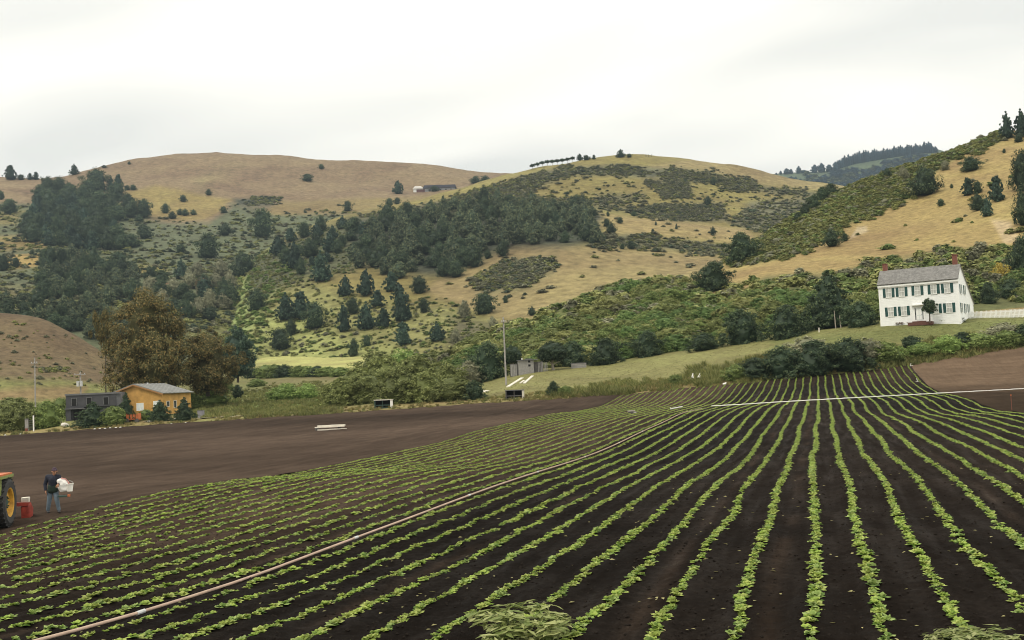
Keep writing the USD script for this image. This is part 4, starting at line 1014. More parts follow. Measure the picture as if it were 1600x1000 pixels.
scrub('scrub', 'blue green wooded cover of the distant ridge', 'F', [([(1200, 290), (1320, 268), (1470, 245), (1520, 262), (1520, 300), (1300, 300)], 900)], [.6, .4], [F_BLUE, F_GROVE], (7, 13), 395)

# ------------------------------------------------------------------ vegetation of the valley floor, tree by tree
for i in range(3):
    proto(f'olive_shrub_kind_{i}', F_OLIVE, 140 + i, SPREAD, 260, 40, .085, .042, core=.66, trunk=(.2, .02), up=.7, lump=.35)

def local_tree(name, label, cat_, u, v, b, h, w, look, seed, prof, ncl, per, clr, size, trunk_h=.35, trunk_r=.03, bark=None, depth_k=1.0, limbs=5, group=None, **kw):
    p = at(u, v, b)
    m = b / F
    t = thing(name, label, cat_, (p[0], p[1], p[2] - 0.15), 0, group)
    vv, ff = crown(seed, prof, ncl, per, clr, size, **kw)
    vv = vv * np.array([w * m, w * m * depth_k, h * m])
    part(t, 'crown', (vv, ff), look)
    tr = trunk_mesh(seed, trunk_h, trunk_r, limbs)
    tr.apply_scale([w * m, w * m, h * m])
    part(t, 'trunk', tr, bark or M_BARK)
    return t

EUC = [(0.03, .26), (0.12, .45), (0.28, .5), (0.42, .47), (0.58, .40), (0.74, .33), (0.88, .25), (1.0, .09)]
local_tree('eucalyptus_tree', 'huge brown green tree towering behind the yellow house', 'tree', 230, 614, 222, 158, 128, F_EUC, 901, EUC, 330, 120, .085, .023, trunk_h=.55, core=.5, lump=.3, inner=.4, up=.9)
local_tree('eucalyptus_tree', 'lower brown green tree right of the huge one', 'tree', 326, 612, 228, 99, 88, F_EUC, 902, [(0.02, .3), (.2, .46), (.45, .5), (.7, .42), (.9, .22), (1, .06)], 230, 100, .095, .028, core=.5, lump=.3, up=.9)
local_tree('sapling_tree', 'thin rusty branch of a tree rising left of the huge brown one', 'tree', 166, 606, 226, 126, 40, F_EUC, 903, [(0.52, .1), (.6, .4), (.72, .5), (.78, .25), (.86, .4), (.97, .2)], 34, 90, .12, .04, trunk_h=.85, trunk_r=.022, core=0, lump=.5)
local_tree('dark_tree', 'dark bluish tree at the right side of the brown pair', 'tree', 372, 592, 300, 82, 52, F_PINE, 904, BROAD, 170, 44, .1, .05, core=.6)
local_tree('small_tree', 'dark little tree beside the track behind the brown pair', 'tree', 372, 620, 240, 20, 16, F_OAK, 905, ROUND, 60, 30, .15, .1, core=.6)

SHR = lambda u, v, h, w, b, kind, nm, lab, grp=None: plant(nm, kind, 'shrub', lab, 'V', u, v, h, w, group=grp, sink=.08)
for a in [
 (332, 634, 40, 62, 215, 'green_shrub', 'shrub', 'large rounded grey green shrub right of the yellow house'),
 (300, 640, 26, 36, 212, 'green_shrub', 'shrub', 'rounded green shrub at the right wall of the yellow house'),
 (145, 666, 38, 60, 184, 'cypress', 'shrub', 'dark spreading shrub in front of the dark grey building'),
 (178, 664, 32, 40, 186, 'green_shrub', 'shrub', 'green shrub right of the dark spreading one'),
 (197, 660, 46, 30, 187, 'cypress', 'conifer_shrub', 'dark pointed conifer before the gable of the yellow house'),
 (228, 656, 18, 26, 188, 'green_shrub', 'shrub', 'green shrub under the white gable windows'),
 (250, 658, 34, 40, 186, 'cypress', 'shrub', 'dark shrub at the front corner of the yellow house'),
 (288, 657, 36, 34, 186, 'cypress', 'shrub', 'dark shrub before the right wall of the yellow house'),
 (240, 656, 14, 20, 188, 'bright_shrub', 'shrub', 'small yellow green shrub between the dark ones'),
 (8, 674, 42, 56, 196, 'olive_shrub', 'shrub', 'olive thicket shrub at the left frame edge'),
 (40, 672, 46, 52, 200, 'olive_shrub', 'shrub', 'olive thicket shrub left of the utility pole'),
 (72, 668, 44, 50, 200, 'green_shrub', 'shrub', 'green thicket shrub right of the utility pole'),
 (95, 652, 34, 34, 204, 'green_shrub', 'shrub', 'green thicket shrub touching the dark grey building'),
 (20, 650, 30, 70, 225, 'olive_shrub', 'shrub', 'olive shrub at the back of the left thicket'),
 (447, 626, 28, 58, 232, 'bright_shrub', 'shrub', 'left rounded bright green shrub in the green field'),
 (480, 624, 26, 42, 230, 'bright_shrub', 'shrub', 'right rounded bright green shrub in the green field'),
 (402, 604, 14, 30, 270, 'green_shrub', 'shrub', 'low dark green shrub at the track left of the hedge'),
 (350, 612, 22, 36, 262, 'green_shrub', 'shrub', 'grey green shrub behind the bright field'),
]:
    SHR(*a)
for i, u in enumerate(np.linspace(398, 530, 9)):
    SHR(u + (i * 5 % 7) - 3, 590 - 0.02 * (u - 398), 15 + (i * 7 % 8), 27 + (i * 11 % 13), 300, 'green_shrub' if i % 3 else 'dark_shrub', 'hedge_shrub', 'dark rounded shrub in the hedge before the sunlit valley floor', 'shrubs of the valley hedge')
THICK = ['leftmost front shrub of the wide thicket by the green field', 'front shrub of the wide thicket behind the green crate', 'front shrub of the wide thicket right of the green crate', 'front shrub in the middle right of the wide thicket', 'front shrub near the right end of the wide thicket',
         'small dark shrub at the right foot of the wide thicket', 'second row shrub at the left of the wide thicket', 'tall shrub crowning the left middle of the wide thicket', 'tall shrub crowning the right middle of the wide thicket', 'second row shrub toward the right of the wide thicket',
         'topmost left shrub of the wide thicket before the sunlit valley', 'bright topmost shrub of the wide thicket', 'topmost right shrub of the wide thicket', 'greyish shrub at the right of the wide thicket', 'bright shrub at the top right of the wide thicket']
for i, (u, v, h, w, k) in enumerate([(535, 636, 46, 66, 'olive_shrub'), (574, 632, 50, 76, 'olive_shrub'), (626, 631, 54, 80, 'olive_shrub'), (668, 629, 48, 74, 'olive_shrub'), (708, 627, 40, 64, 'olive_shrub'), (742, 626, 30, 36, 'dark_shrub'),
        (556, 628, 54, 76, 'olive_shrub'), (602, 622, 66, 90, 'olive_shrub'), (650, 618, 64, 86, 'olive_shrub'), (697, 616, 52, 74, 'olive_shrub'), (590, 600, 50, 76, 'olive_shrub'), (632, 596, 50, 82, 'bright_shrub'), (682, 596, 48, 78, 'olive_shrub'), (732, 604, 38, 50, 'scrubby_tree'), (722, 590, 40, 62, 'bright_shrub')]):
    SHR(u, v - 2, h, w, 0, k, 'thicket_shrub', THICK[i])
for a in [
 (762, 594, 62, 62, 205, 'dark_shrub', 'shrub', 'tall dark shrub left behind the utility pole'),
 (735, 584, 44, 48, 214, 'dark_shrub', 'shrub', 'dark shrub at the right end of the wide thicket'),
 (822, 572, 44, 50, 216, 'green_shrub', 'shrub', 'green tree like shrub behind the grey shed'),
 (895, 572, 40, 46, 216, 'dark_shrub', 'shrub', 'dark shrub behind the low grey box'),
 (948, 569, 42, 54, 212, 'dark_shrub', 'shrub', 'dark spreading shrub right of the low grey box'),
 (1012, 557, 42, 48, 211, 'dark_shrub', 'shrub', 'dark shrub with upswept branches at the top of the meadow'),
 (1100, 547, 28, 50, 208, 'dark_shrub', 'shrub', 'low layered dark shrub left of the big dark one on the meadow edge'),
 (1160, 536, 54, 66, 207, 'dark_shrub', 'shrub', 'big dark feathery shrub at the upper meadow edge'),
 (1230, 527, 52, 62, 203, 'dark_shrub', 'shrub', 'dark bushy tree left of the tall cypress'),
 (1345, 510, 40, 50, 202, 'dark_shrub', 'shrub', 'dark shrub between the cypress and the white house'),
 (1364, 500, 52, 44, 206, 'green_shrub', 'shrub', 'lighter green shrub behind the left end of the white house'),
 (865, 617, 22, 20, 172, 'dark_shrub', 'shrub', 'small upright dark bush at the field edge right of the open crate'),
 (884, 616, 14, 26, 172, 'green_shrub', 'shrub', 'low loose bush right of the small upright one'),
 (1056, 600, 16, 26, 160, 'green_shrub', 'shrub', 'leafy bush at the field edge near the white sacks'),
]:
    SHR(*a)
p0 = plant('cypress_tree', 'cypress', 'tree', 'tall dark cypress with bare stems left of the white house', (200,), 1298, 515, 92, 86, sink=.0)
for k, (du, hh) in enumerate(((8, 30), (16, 22))):
    q = at(1298 + du, 514, 195)
    top('bare_stem', tube([[q[0], q[1], q[2] - .2], [q[0] - .1, q[1], q[2] + hh * .11]], [.12, .06], 7), M_PALEBARK, ['left bare pale stem under the tall cypress', 'right bare pale stem under the tall cypress'][k], 'tree stem')
plant('clipped_tree', 'clipped_tree', 'tree', 'round headed tree with pale stems right of the grey shed', (206,), 864, 580, 46, 46, sink=0)
plant('clipped_tree', 'clipped_tree', 'tree', 'round headed dark tree between the pole and the grey shed', (212,), 801, 582, 42, 30, sink=0)

# hedge bank in front of the white house
for u, v, h, w, b, k, lab in [
  (1150, 594, 26, 46, 160, 'green_shrub', 'low green shrub at the left tip of the hedge bank'), (1180, 592, 34, 60, 161, 'dark_shrub', 'dark shrub second from the left in the hedge bank'),
  (1225, 588, 48, 74, 162, 'dark_shrub', 'big dark green shrub in the left half of the hedge bank'), (1275, 583, 52, 80, 163, 'dark_shrub', 'biggest dark shrub in the middle of the hedge bank'),
  (1325, 577, 50, 76, 163, 'dark_shrub', 'big dark shrub right of the middle of the hedge bank'), (1355, 566, 38, 60, 166, 'scrubby_tree', 'brownish twiggy shrub on top of the hedge bank'),
  (1260, 560, 34, 70, 168, 'scrubby_tree', 'greyish twiggy shrub on the left top of the hedge bank'), (1385, 566, 34, 54, 162, 'green_shrub', 'green leafy shrub at the right end of the big hedge bank'),
  (1425, 548, 24, 40, 166, 'dark_shrub', 'round dark shrub among the pale weeds'), (1440, 556, 22, 50, 164, 'bright_shrub', 'bright weedy shrub below the round dark one'),
  (1480, 550, 28, 54, 165, 'bright_shrub', 'bright weedy shrub below the house front'), (1505, 542, 24, 36, 168, 'dark_shrub', 'small dark shrub below the house corner'),
  (1530, 544, 26, 54, 167, 'green_shrub', 'green weedy shrub below the picket fence'), (1568, 530, 26, 60, 170, 'scrubby_tree', 'brownish low shrub below the picket fence'),
  (1575, 541, 26, 54, 167, 'green_shrub', 'green weedy shrub near the right edge below the fence'), (1612, 536, 34, 60, 168, 'dark_shrub', 'dark shrub at the right edge below the fence'),
  (1405, 560, 20, 40, 160, 'bright_shrub', 'bright weedy shrub over the end of the crop rows')]:
    SHR(u, v, h, w, b, k, 'hedge_shrub', lab)
for u, v, h, w, k, lab in [(1456, 503, 8, 18, 'dark_shrub', 'dark low shrub at the right of the house door'), (1480, 503, 8, 30, 'green_shrub', 'low green flower bed shrub under the house front'), (1497, 503, 9, 20, 'dark_shrub', 'dark low shrub at the house corner'), (1410, 507, 5, 22, 'rust_tree', 'low pinkish flower bed left of the house steps')]:
    SHR(u, v, h, w, 180, k, 'garden_shrub', lab)
q = plant('yellow_bush', 'yellow_flower_bush', 'shrub', 'bush with yellow flowers on the bank behind the house', 'R', 1565, 437, 30, 26)

# grass of the verge and meadow
def tuft(seed, n=26, wide=.5):
    rng = np.random.default_rng(seed)
    a = rng.uniform(0, 2 * np.pi, n); r = rng.uniform(0, wide, n) ** .8
    base = np.c_[r * np.cos(a) * .6, r * np.sin(a) * .6, np.zeros(n)]
    tip = base + np.c_[rng.normal(0, .28, n), rng.normal(0, .28, n), rng.uniform(.5, 1.0, n)]
    side = np.c_[np.cos(a + 1.5), np.sin(a + 1.5), 0 * a] * .07
    v = np.stack([base - side, base + side, tip], 1).reshape(-1, 3)
    return v, np.arange(3 * n).reshape(-1, 3)

def scatter_meadow(poly, n, seed):
    return meadow.pts(poly, n, seed)
VERGE = [(-60, 686), (-60, 676), (250, 658), (500, 641), (750, 622), (960, 604), (1130, 590), (1276, 578), (1420, 562), (1620, 540), (1620, 546), (1420, 568), (1276, 586), (1130, 599), (960, 617), (750, 632), (500, 649), (250, 664)]
BANK = [(850, 622), (880, 611), (980, 602), (1060, 588), (1140, 572), (1200, 560), (1420, 540), (1620, 520), (1620, 545), (1420, 568), (1130, 598), (975, 616)]
MOWN = [(745, 625), (745, 606), (840, 584), (960, 570), (1100, 548), (1300, 518), (1380, 510), (1500, 502), (1620, 494), (1620, 510), (1420, 530), (1140, 575), (980, 600), (860, 618)]
FIELDG = [(300, 654), (320, 612), (540, 596), (540, 646)]
rng = np.random.default_rng(5)
pts = [scatter_meadow(VERGE, 5200, 1), scatter_meadow(BANK, 2600, 2), scatter_meadow(MOWN, 2400, 3), scatter_meadow(FIELDG, 2600, 4)]
hs = [rng.uniform(.25, .6, len(pts[0])), rng.uniform(.4, 1.1, len(pts[1])), rng.uniform(.07, .17, len(pts[2])), rng.uniform(.4, .9, len(pts[3]))]
wh = [rng.choice(4, len(pts[0]), p=[.35, .3, .2, .15]), rng.choice(4, len(pts[1]), p=[.05, .05, .45, .45]), rng.choice(4, len(pts[2]), p=[.12, .1, .4, .38]), rng.choice(4, len(pts[3]), p=[.02, .03, .45, .5])]
P, H, W = np.vstack(pts), np.concatenate(hs), np.concatenate(wh)
instancer('grass', [(tuft(1), F_DRY), (tuft(2), F_DRY), (tuft(3), F_GRASS), (tuft(4), F_GRASS)], P - [0, 0, .03], W, rng.uniform(0, 6.28, len(P)), np.c_[H * 1.5, H * 1.5, H], 'dry and green grass tufts along the field edge and meadow', 'grass')

# ------------------------------------------------------------------ the crop
def crop_plant(seed, n=11):
    """a young rosette: upright inner and spreading outer leaves, each a folded blade"""
    rng = np.random.default_rng(seed)
    V, Fc = [], []
    for k in range(n):
        a = k * 2.4 + rng.uniform(-.3, .3)
        L = rng.uniform(.75, 1.15) * (0.55 + 0.45 * k / n)
        el = math.radians(rng.uniform(12, 38) if k > n // 2 else rng.uniform(35, 68))
        d = np.array([math.cos(a) * math.cos(el), math.sin(a) * math.cos(el), math.sin(el)])
        s = np.array([-math.sin(a), math.cos(a), 0])
        w = L * rng.uniform(.34, .5)
        up = np.cross(s, d)
        p = [np.zeros(3), d * L * .55 + s * w - up * w * -.25, d * L * .6, d * L * .55 - s * w - up * w * -.25, d * L - np.array([0, 0, L * .22])]
        b = len(V)
        V += p
        Fc += [[b, b + 1, b + 2], [b, b + 2, b + 3], [b + 1, b + 4, b + 2], [b + 2, b + 4, b + 3]]
    return np.array(V), np.array(Fc)

F_CROP2 = foliage('crop_leaves_yellower', (.15, .20, .030), (.29, .365, .070), (.43, .49, .135), hue=0.2, trans=0.3)
F_CROP3 = foliage('crop_leaves_deeper', (.09, .16, .03), (.20, .30, .064), (.35, .44, .14), hue=0.2, trans=0.3)
crng = np.random.default_rng(2024)
CP = []
for k in range(K_LEFT, K_RIGHT + 1):
    x = X_ROW + k * S_ROW
    y1 = float(far_y(np.array([x]))[0]) - 0.4
    y0 = 7.0
    step = 0.105 if k > -11 else 0.15
    n = int((y1 - y0) / step)
    y = y0 + (np.arange(n) + crng.uniform(-.3, .3, n)) * step
    wig = 0.12 * (meshkit.noise(np.c_[np.full(n, k * 9.7), y * .22, np.zeros(n)], 5) - .5) + 0.10 * (meshkit.noise(np.c_[np.full(n, k * 0.35), y * .09, np.zeros(n)], 6) - .5) * 2
    gap = meshkit.noise(np.c_[np.full(n, k * 3.3), y * .8, np.zeros(n)], 8)
    keep = crng.uniform(0, 1, n) < np.where(gap > .86, .5, .96 if k > -10 else .86)
    size = crng.uniform(.095, .15, n) * (0.85 + .4 * meshkit.noise(np.c_[np.full(n, k * 2.1), y * .35, np.zeros(n)], 12)) * (1.0 if k > -11 else 1.14)
    dx = crng.normal(0, .035, n)
    CP.append(np.c_[x + wig + dx, y, size, np.full(n, k)][keep])
CP = np.vstack(CP)
CZ = zfield(CP[:, 0], CP[:, 1]) + relief(CP[:, 0], CP[:, 1])
CW = np.c_[CP[:, :2], CZ - .012]
cu, cv = project(CW)
kindid = crng.choice(6, len(CP), p=[.22, .2, .18, .16, .12, .12])
# the 300 plants that show largest are things of their own
inview = (cu > 4) & (cu < 1596) & (cv < 992)
order = np.argsort(np.where(inview, -CP[:, 2] / depth(CW), 0))[:300]
near = np.zeros(len(CP), bool); near[order] = True
CM = [F_CROP, F_CROP2, F_CROP3]
for i in range(6):
    kk = klass(f'crop_plant_kind_{i}')
    part(kk, 'leaves', crop_plant(600 + i, 15), CM[i // 2])
OLD = ['first', 'second', 'third', 'fourth', 'fifth', 'sixth', 'seventh', 'eighth', 'ninth', 'tenth', 'eleventh', 'twelfth', 'thirteenth', 'fourteenth', 'fifteenth', 'sixteenth', 'seventeenth', 'eighteenth', 'nineteenth', 'twentieth'] + ['twenty-' + x for x in ('first', 'second', 'third', 'fourth', 'fifth', 'sixth', 'seventh', 'eighth', 'ninth')] + ['thirtieth'] + ['thirty-' + x for x in ('first', 'second', 'third', 'fourth', 'fifth', 'sixth', 'seventh', 'eighth', 'ninth')] + ['fortieth'] + ['forty-' + x for x in ('first', 'second', 'third', 'fourth', 'fifth', 'sixth', 'seventh', 'eighth', 'ninth')] + ['fiftieth']
ORD = OLD + ['fifty-' + x for x in OLD[:9]] + ['sixtieth'] + ['sixty-' + x for x in OLD[:9]] + ['seventieth'] + ['seventy-' + x for x in OLD[:9]]
inrow = {}
for i in sorted(order, key=lambda i: depth(CW[i])):
    s = CP[i, 2]
    k = int(CP[i, 3])
    inrow[k] = inrow.get(k, 0) + 1
    rw, nth = ORD[K_RIGHT - k], ORD[inrow[k] - 1]
    thing('crop_plant', f'crop plant, {nth} from the near end of the {rw} row from the right', 'crop plant', CW[i], float(crng.uniform(0, 360)), 'crop plants at the near ends of the rows', scale=(s, s, s * 1.0), ref=f'/World/crop_plant_kind_{kindid[i]}')
far = ~near
instancer('crop_rows', [(crop_plant(600 + i, 15 if i < 3 else 12), CM[i // 2]) for i in range(6)], CW[far], kindid[far], crng.uniform(0, 6.28, far.sum()), np.repeat(CP[far, 2:3], 3, 1), 'long converging rows of young green crop plants on dark soil', 'crop')

# clods and cut leaves lying between the rows
def clod(seed):
    ic = trimesh.creation.icosphere(1)
    v = ic.vertices * (0.6 + 0.8 * meshkit.noise(ic.vertices * 1.7 + seed, seed)[:, None]) * [1, 1, .7]
    return v, ic.faces
n = 20000
yy = 7.5 * np.exp(crng.uniform(0, math.log(55 / 7.5), n) ** 1.0)
xx = crng.uniform(-1, 1, n) * (yy * .62) + yy * -.22
ok = (xx > xa) & (xx < xb)
xx, yy = xx[ok], yy[ok]
cp = np.c_[xx, yy, zfield(xx, yy) + relief(xx, yy)]
cs = np.abs(crng.normal(0, .013, len(cp))) + .006
M_CLOD = paint('soil_clods', (.016, .0130, .0108), .95, .45, 14, spec=.02)
instancer('soil_clods', [(clod(i), M_CLOD) for i in range(4)], cp, crng.integers(0, 4, len(cp)), crng.uniform(0, 6.28, len(cp)), np.c_[cs, cs, cs], 'loose clods of dark soil between the crop rows', 'soil')
n = 800
yy = 8 * np.exp(crng.uniform(0, math.log(45 / 8), n)); xx = crng.uniform(-.85, .45, n) * yy
ok = (xx > xa) & (xx < xb); xx, yy = xx[ok], yy[ok]
lp = np.c_[xx, yy, zfield(xx, yy) + relief(xx, yy) + .012]
def leaf_bit(seed):
    r = np.random.default_rng(seed)
    v = np.array([[0, 0, 0], [.5, .22, .1], [1, 0, .02], [.5, -.22, .06]]) + r.normal(0, .05, (4, 3))
    return v, np.array([[0, 1, 2], [0, 2, 3]])
F_BIT = foliage('cut_leaf_bits', (.16, .17, .05), (.26, .26, .09), (.38, .34, .15))
ls = crng.uniform(.05, .13, len(lp))
instancer('cut_leaves', [(leaf_bit(i), F_BIT) for i in range(3)], lp, crng.integers(0, 3, len(lp)), crng.uniform(0, 6.28, len(lp)), np.c_[ls, ls, ls], 'pale cut leaves scattered on the dark soil between rows', 'leaves')

# tall weeds at the roadside edge of the crop
F_WEED = foliage('weed_leaves', (.15, .20, .055), (.27, .31, .105), (.42, .44, .19), trans=.3)
for u, v, w, h, sd, lab in ((826, 1004, 1.3, .48, 71, 'tall pale green weed clump at the bottom edge left of centre'), (1525, 1016, 1.0, .26, 72, 'low pale green weed clump at the bottom edge on the right')):
    q = on_field(u, v)
    tw = thing('weed', lab, 'weed', q - [0, 0, .03], 0)
    a, b_ = crown(sd, [(0.05, .2), (.3, .42), (.6, .5), (.85, .38), (1, .15)], 60, 16, .14, .15, core=0, up=.9, lump=.35, slim=.32)
    part(tw, 'leaves', (a * [w, w, h], b_), F_WEED)
    part(tw, 'stem', cat(*[tube([[0, 0, -.02], [w * .15 * math.cos(k), w * .15 * math.sin(k), h * .4], [w * .3 * math.cos(k), w * .3 * math.sin(k), h * .8]], [.012, .009, .004], 5) for k in range(6)]), F_WEED)

# ------------------------------------------------------------------ buildings
M_WHITE = paint('white_clapboard_paint', (.78, .79, .77), .55, .05, 1.5)
M_TRIM = paint('white_trim_paint', (.80, .80, .77), .45, .03, 3)
M_SHINGLE = paint('weathered_roof_shingles', (.165, .16, .152), .85, .35, 2.2, bump=.03)
M_SHUT = paint('dark_green_shutter_paint', (.012, .055, .050), .45, .15, 5)
M_BRICK = paint('red_chimney_brick', (.17, .065, .045), .85, .25, 6, bump=.01)
M_BRICKSTEP = paint('red_brick_step', (.11, .05, .035), .85, .25, 6)
M_GLASS = paint('curtained_window_glass', (.42, .43, .40), .12, .25, 1.2, spec=.6)
M_DARKGLASS = paint('dark_window_glass', (.03, .034, .036), .12, .3, 2, spec=.6)
M_DOOR = paint('pale_door_paint', (.66, .70, .68), .4, .05, 2)
M_YELLOW = paint('ochre_wall_paint', (.43, .245, .068), .8, .25, .8)
M_METALROOF = paint('grey_metal_roof', (.20, .20, .19), .6, .2, .8, metallic=.1)
M_DKGREY = paint('dark_grey_wall', (.058, .058, .064), .8, .2, .7)
M_GREYTRIM = paint('grey_wall_trim', (.13, .13, .135), .7, .15, 2)
M_GREYWOOD = paint('weathered_grey_boards', (.26, .25, .235), .85, .22, 2.5)
M_DKWOOD = paint('dark_weathered_boards', (.09, .085, .08), .85, .25, 2.5)
M_BLACK = paint('deep_dark_inside', (.012, .012, .012), .9, .2, 2)
M_POLE = paint('weathered_pole_wood', (.30, .28, .26), .85, .2, 3)
M_STEEL = paint('dull_galvanised_steel', (.55, .55, .54), .45, .12, 3, metallic=.4)
M_ALU = paint('dull_aluminium_pipe', (.44, .32, .245), .6, .2, 2, spec=.2)
M_PVC = paint('white_pipe_plastic', (.78, .76, .72), .4, .06, 2)
M_RED = paint('red_machine_paint', (.22, .03, .018), .6, .35, 6)
M_ORANGE = paint('orange_paint', (.42, .12, .04), .6, .2, 4)
M_YEL = paint('yellow_rim_paint', (.46, .25, .03), .6, .3, 7)
M_GREENP = paint('green_machine_paint', (.17, .20, .06), .6, .3, 5)
M_DKGREEN = paint('dark_green_bin_paint', (.03, .06, .045), .6, .2, 4)
M_TYRE = paint('worn_black_tyre', (.028, .027, .026), .85, .25, 8)
M_PALE = paint('pale_weathered_plank', (.58, .54, .46), .8, .12, 2)
M_SACK = paint('white_sack_cloth', (.74, .72, .68), .8, .08, 8)
M_ROCK = paint('pale_stone', (.50, .47, .42), .9, .2, 3)
M_TAN = paint('tan_board', (.42, .30, .19), .85, .2, 3)

def local(t):                       # the foot of a thing on the ground at a picture point and depth
    return t

# --- the white house: x along the front (left to right), y away from the viewer, z up; origin at the front left corner
HB = 184.0
pL = at(1376.2, 507.0, HB)
ang = -33.0
m_ = HB / F
HW, HDp = 12.7, 12.0                 # front width, depth
EV, RG, RX, BK = 6.85, 9.05, 2.2, 3.05   # eaves, ridge, ridge set back, rear eaves
# direction of the front wall in plan
wd = RD * math.cos(math.radians(ang)) + HD * math.sin(math.radians(ang))
rzH = math.degrees(math.atan2(wd[1], wd[0]))
house = thing('white_house', 'white two storey clapboard house with green shutters on the meadow', 'house', pL, rzH)
prof = [(0, -1.5), (HDp, -1.5), (HDp, BK), (RX, RG), (0, EV)]
def gable(poly, x0, x1):
    """(y, z) outline given thickness along x"""
    m = prism(poly, x1 - x0)
    v = m.vertices.copy()
    m.vertices = np.c_[x0 + v[:, 1], v[:, 0], v[:, 2]]
    m.fix_normals()
    return m
body = gable(prof, 0, HW)
walls = part(house, 'wall', body, M_WHITE)
# clapboards proud of the front and right walls, each a board of its own
for k in range(26):
    z0 = -.35 + k * .275
    part(walls, 'clapboard', box(0.0, HW, -.022, -.002, z0, z0 + .262), M_WHITE)
def slab(p0, p1, x0, x1, th):
    (y0, z0), (y1, z1) = p0, p1
    d = np.array([y1 - y0, z1 - z0]); d /= np.linalg.norm(d); n = np.array([-d[1], d[0]])
    if n[1] < 0: n = -n
    return gable([(y0, z0), (y1, z1), (y1 + n[0] * th, z1 + n[1] * th), (y0 + n[0] * th, z0 + n[1] * th)], x0, x1)
sf, sb = (RG - EV) / RX, (BK - RG) / (HDp - RX)
roof = part(house, 'roof', slab((-.28, EV - .28 * sf + .02), (RX, RG + .02), -.15, HW + .15, .14), M_SHINGLE)
part(house, 'roof', slab((RX, RG + .02), (HDp + .25, BK + .25 * sb + .02), -.15, HW + .15, .14), M_SHINGLE)
for k in range(9):       # shingle courses
    a, b = k / 9, (k + 1) / 9
    y0, y1 = -.28 + (RX + .28) * a, -.28 + (RX + .28) * b
    part(roof, 'shingle_course', slab((y0 - .02, EV + y0 * sf + .165), (y1, EV + y1 * sf + .155), -.13, HW + .13, .03), M_SHINGLE)
part(house, 'cornice', cat(box(-.1, HW + .1, -.24, -.03, EV - .62, EV - .34), box(-.1, HW + .1, -.14, -.03, EV - .8, EV - .625)), M_TRIM)
for x0 in (-.03, HW - .17):
    part(house, 'corner_board', box(x0, x0 + .2, -.045, -.0245, -.5, EV - .81), M_TRIM)
for x, hh in ((.35, 1.25), (HW - 1.05, 1.7)):
    ch = part(roof, 'chimney', cat(box(x, x + .72, RX - .1, RX + .6, RG - .6, RG + hh)), M_BRICK)
    part(roof, 'chimney_cap', box(x - .05, x + .77, RX - .15, RX + .65, RG + hh + .003, RG + hh + .12), M_BRICK)
def window(par, x, z, w, h, y=-.024, rows=2, cols=2, shutters=True, side=None):
    """a sash window on the front (side None) or the right gable (side given: x runs along depth)"""
    def put(x0, x1, y0, y1, z0, z1):
        m = box(x0, x1, y0, y1, z0, z1)
        if side is not None:
            v = m.vertices.copy()
            m.vertices = np.c_[side - v[:, 1], v[:, 0], v[:, 2]]
            m.fix_normals()
        return m
    wn = part(par, 'window', cat(put(x - .06, x, y - .05, y - .002, z, z + h), put(x + w, x + w + .06, y - .05, y - .002, z, z + h), put(x - .06, x + w + .06, y - .06, y - .002, z + h, z + h + .09)), M_TRIM)
    part(wn, 'sill', put(x - .1, x + w + .1, y - .1, y - .002, z - .08, z - .002), M_TRIM)
    part(wn, 'pane', put(x, x + w, y - .012, y - .002, z, z + h), M_GLASS)
    bars = [put(x, x + w, y - .04, y - .014, z + h / 2 - .035, z + h / 2 + .035)]
    for c in range(1, cols): bars.append(put(x + w * c / cols - .016, x + w * c / cols + .016, y - .034, y - .015, z, z + h / 2 - .036))
    for c in range(1, cols): bars.append(put(x + w * c / cols - .016, x + w * c / cols + .016, y - .034, y - .015, z + h / 2 + .036, z + h))
    part(wn, 'glazing_bar', cat(*bars), M_TRIM)
    if shutters:
        for a in (x - .06 - .47, x + w + .06):
            sh = part(wn, 'shutter', put(a + .01, a + .46, y - .055, y - .002, z - .02, z + h + .05), M_SHUT)
for fx in (.129, .296, .496, .70, .865):
    window(house, fx * HW - .42, EV * .655, .84, 1.5)
for fx in (.142, .31, .71, .875):
    window(house, fx * HW - .42, EV * .185, .84, 1.48)
dx = .50 * HW
door = part(house, 'door', box(dx - .46, dx + .46, -.06, -.026, .22, 2.32), M_DOOR)
part(door, 'door_panel', cat(*[box(dx + a, dx + a + .3, -.075, -.061, z0, z1) for a in (-.36, .06) for z0, z1 in ((.4, 1.0), (1.15, 2.1))]), M_TRIM)
part(door, 'handle', box(dx + .36, dx + .41, -.1, -.061, 1.15, 1.25), M_BLACK)
for a in (-.66, .52):
    part(house, 'sidelight', box(dx + a, dx + a + .14, -.055, -.026, .4, 2.3), M_DARKGLASS)
part(house, 'door_surround', cat(box(dx - .95, dx - .67, -.08, -.026, .1, 2.42), box(dx + .67, dx + .95, -.08, -.026, .1, 2.42), box(dx - .95, dx + .95, -.07, -.026, 2.43, 2.75)), M_TRIM)
part(house, 'door_hood', cat(box(dx - 1.12, dx + 1.12, -.5, -.026, 2.755, 2.9)), M_TRIM)
part(house, 'brick_step', cat(box(dx - 1.6, dx + 2.2, -1.5, -.03, -.6, -.04), box(dx - 1.0, dx + 1.0, -.9, -.03, -.038, .12)), M_BRICKSTEP)
for yy in (1.5, 4.6):
    window(house, yy, EV * .63, .8, 1.45, side=HW, y=-.002)
for yy in (1.2, 4.3, 7.2):
    window(house, yy, EV * .18, .8, 1.45, side=HW, y=-.002)
part(house, 'rake_board', cat(slab((-.2, EV - .2 * sf - .16), (RX, RG - .16), HW + .002, HW + .05, .15), slab((RX, RG - .16), (HDp + .2, BK + .2 * sb - .16), HW + .002, HW + .05, .15)), M_TRIM)

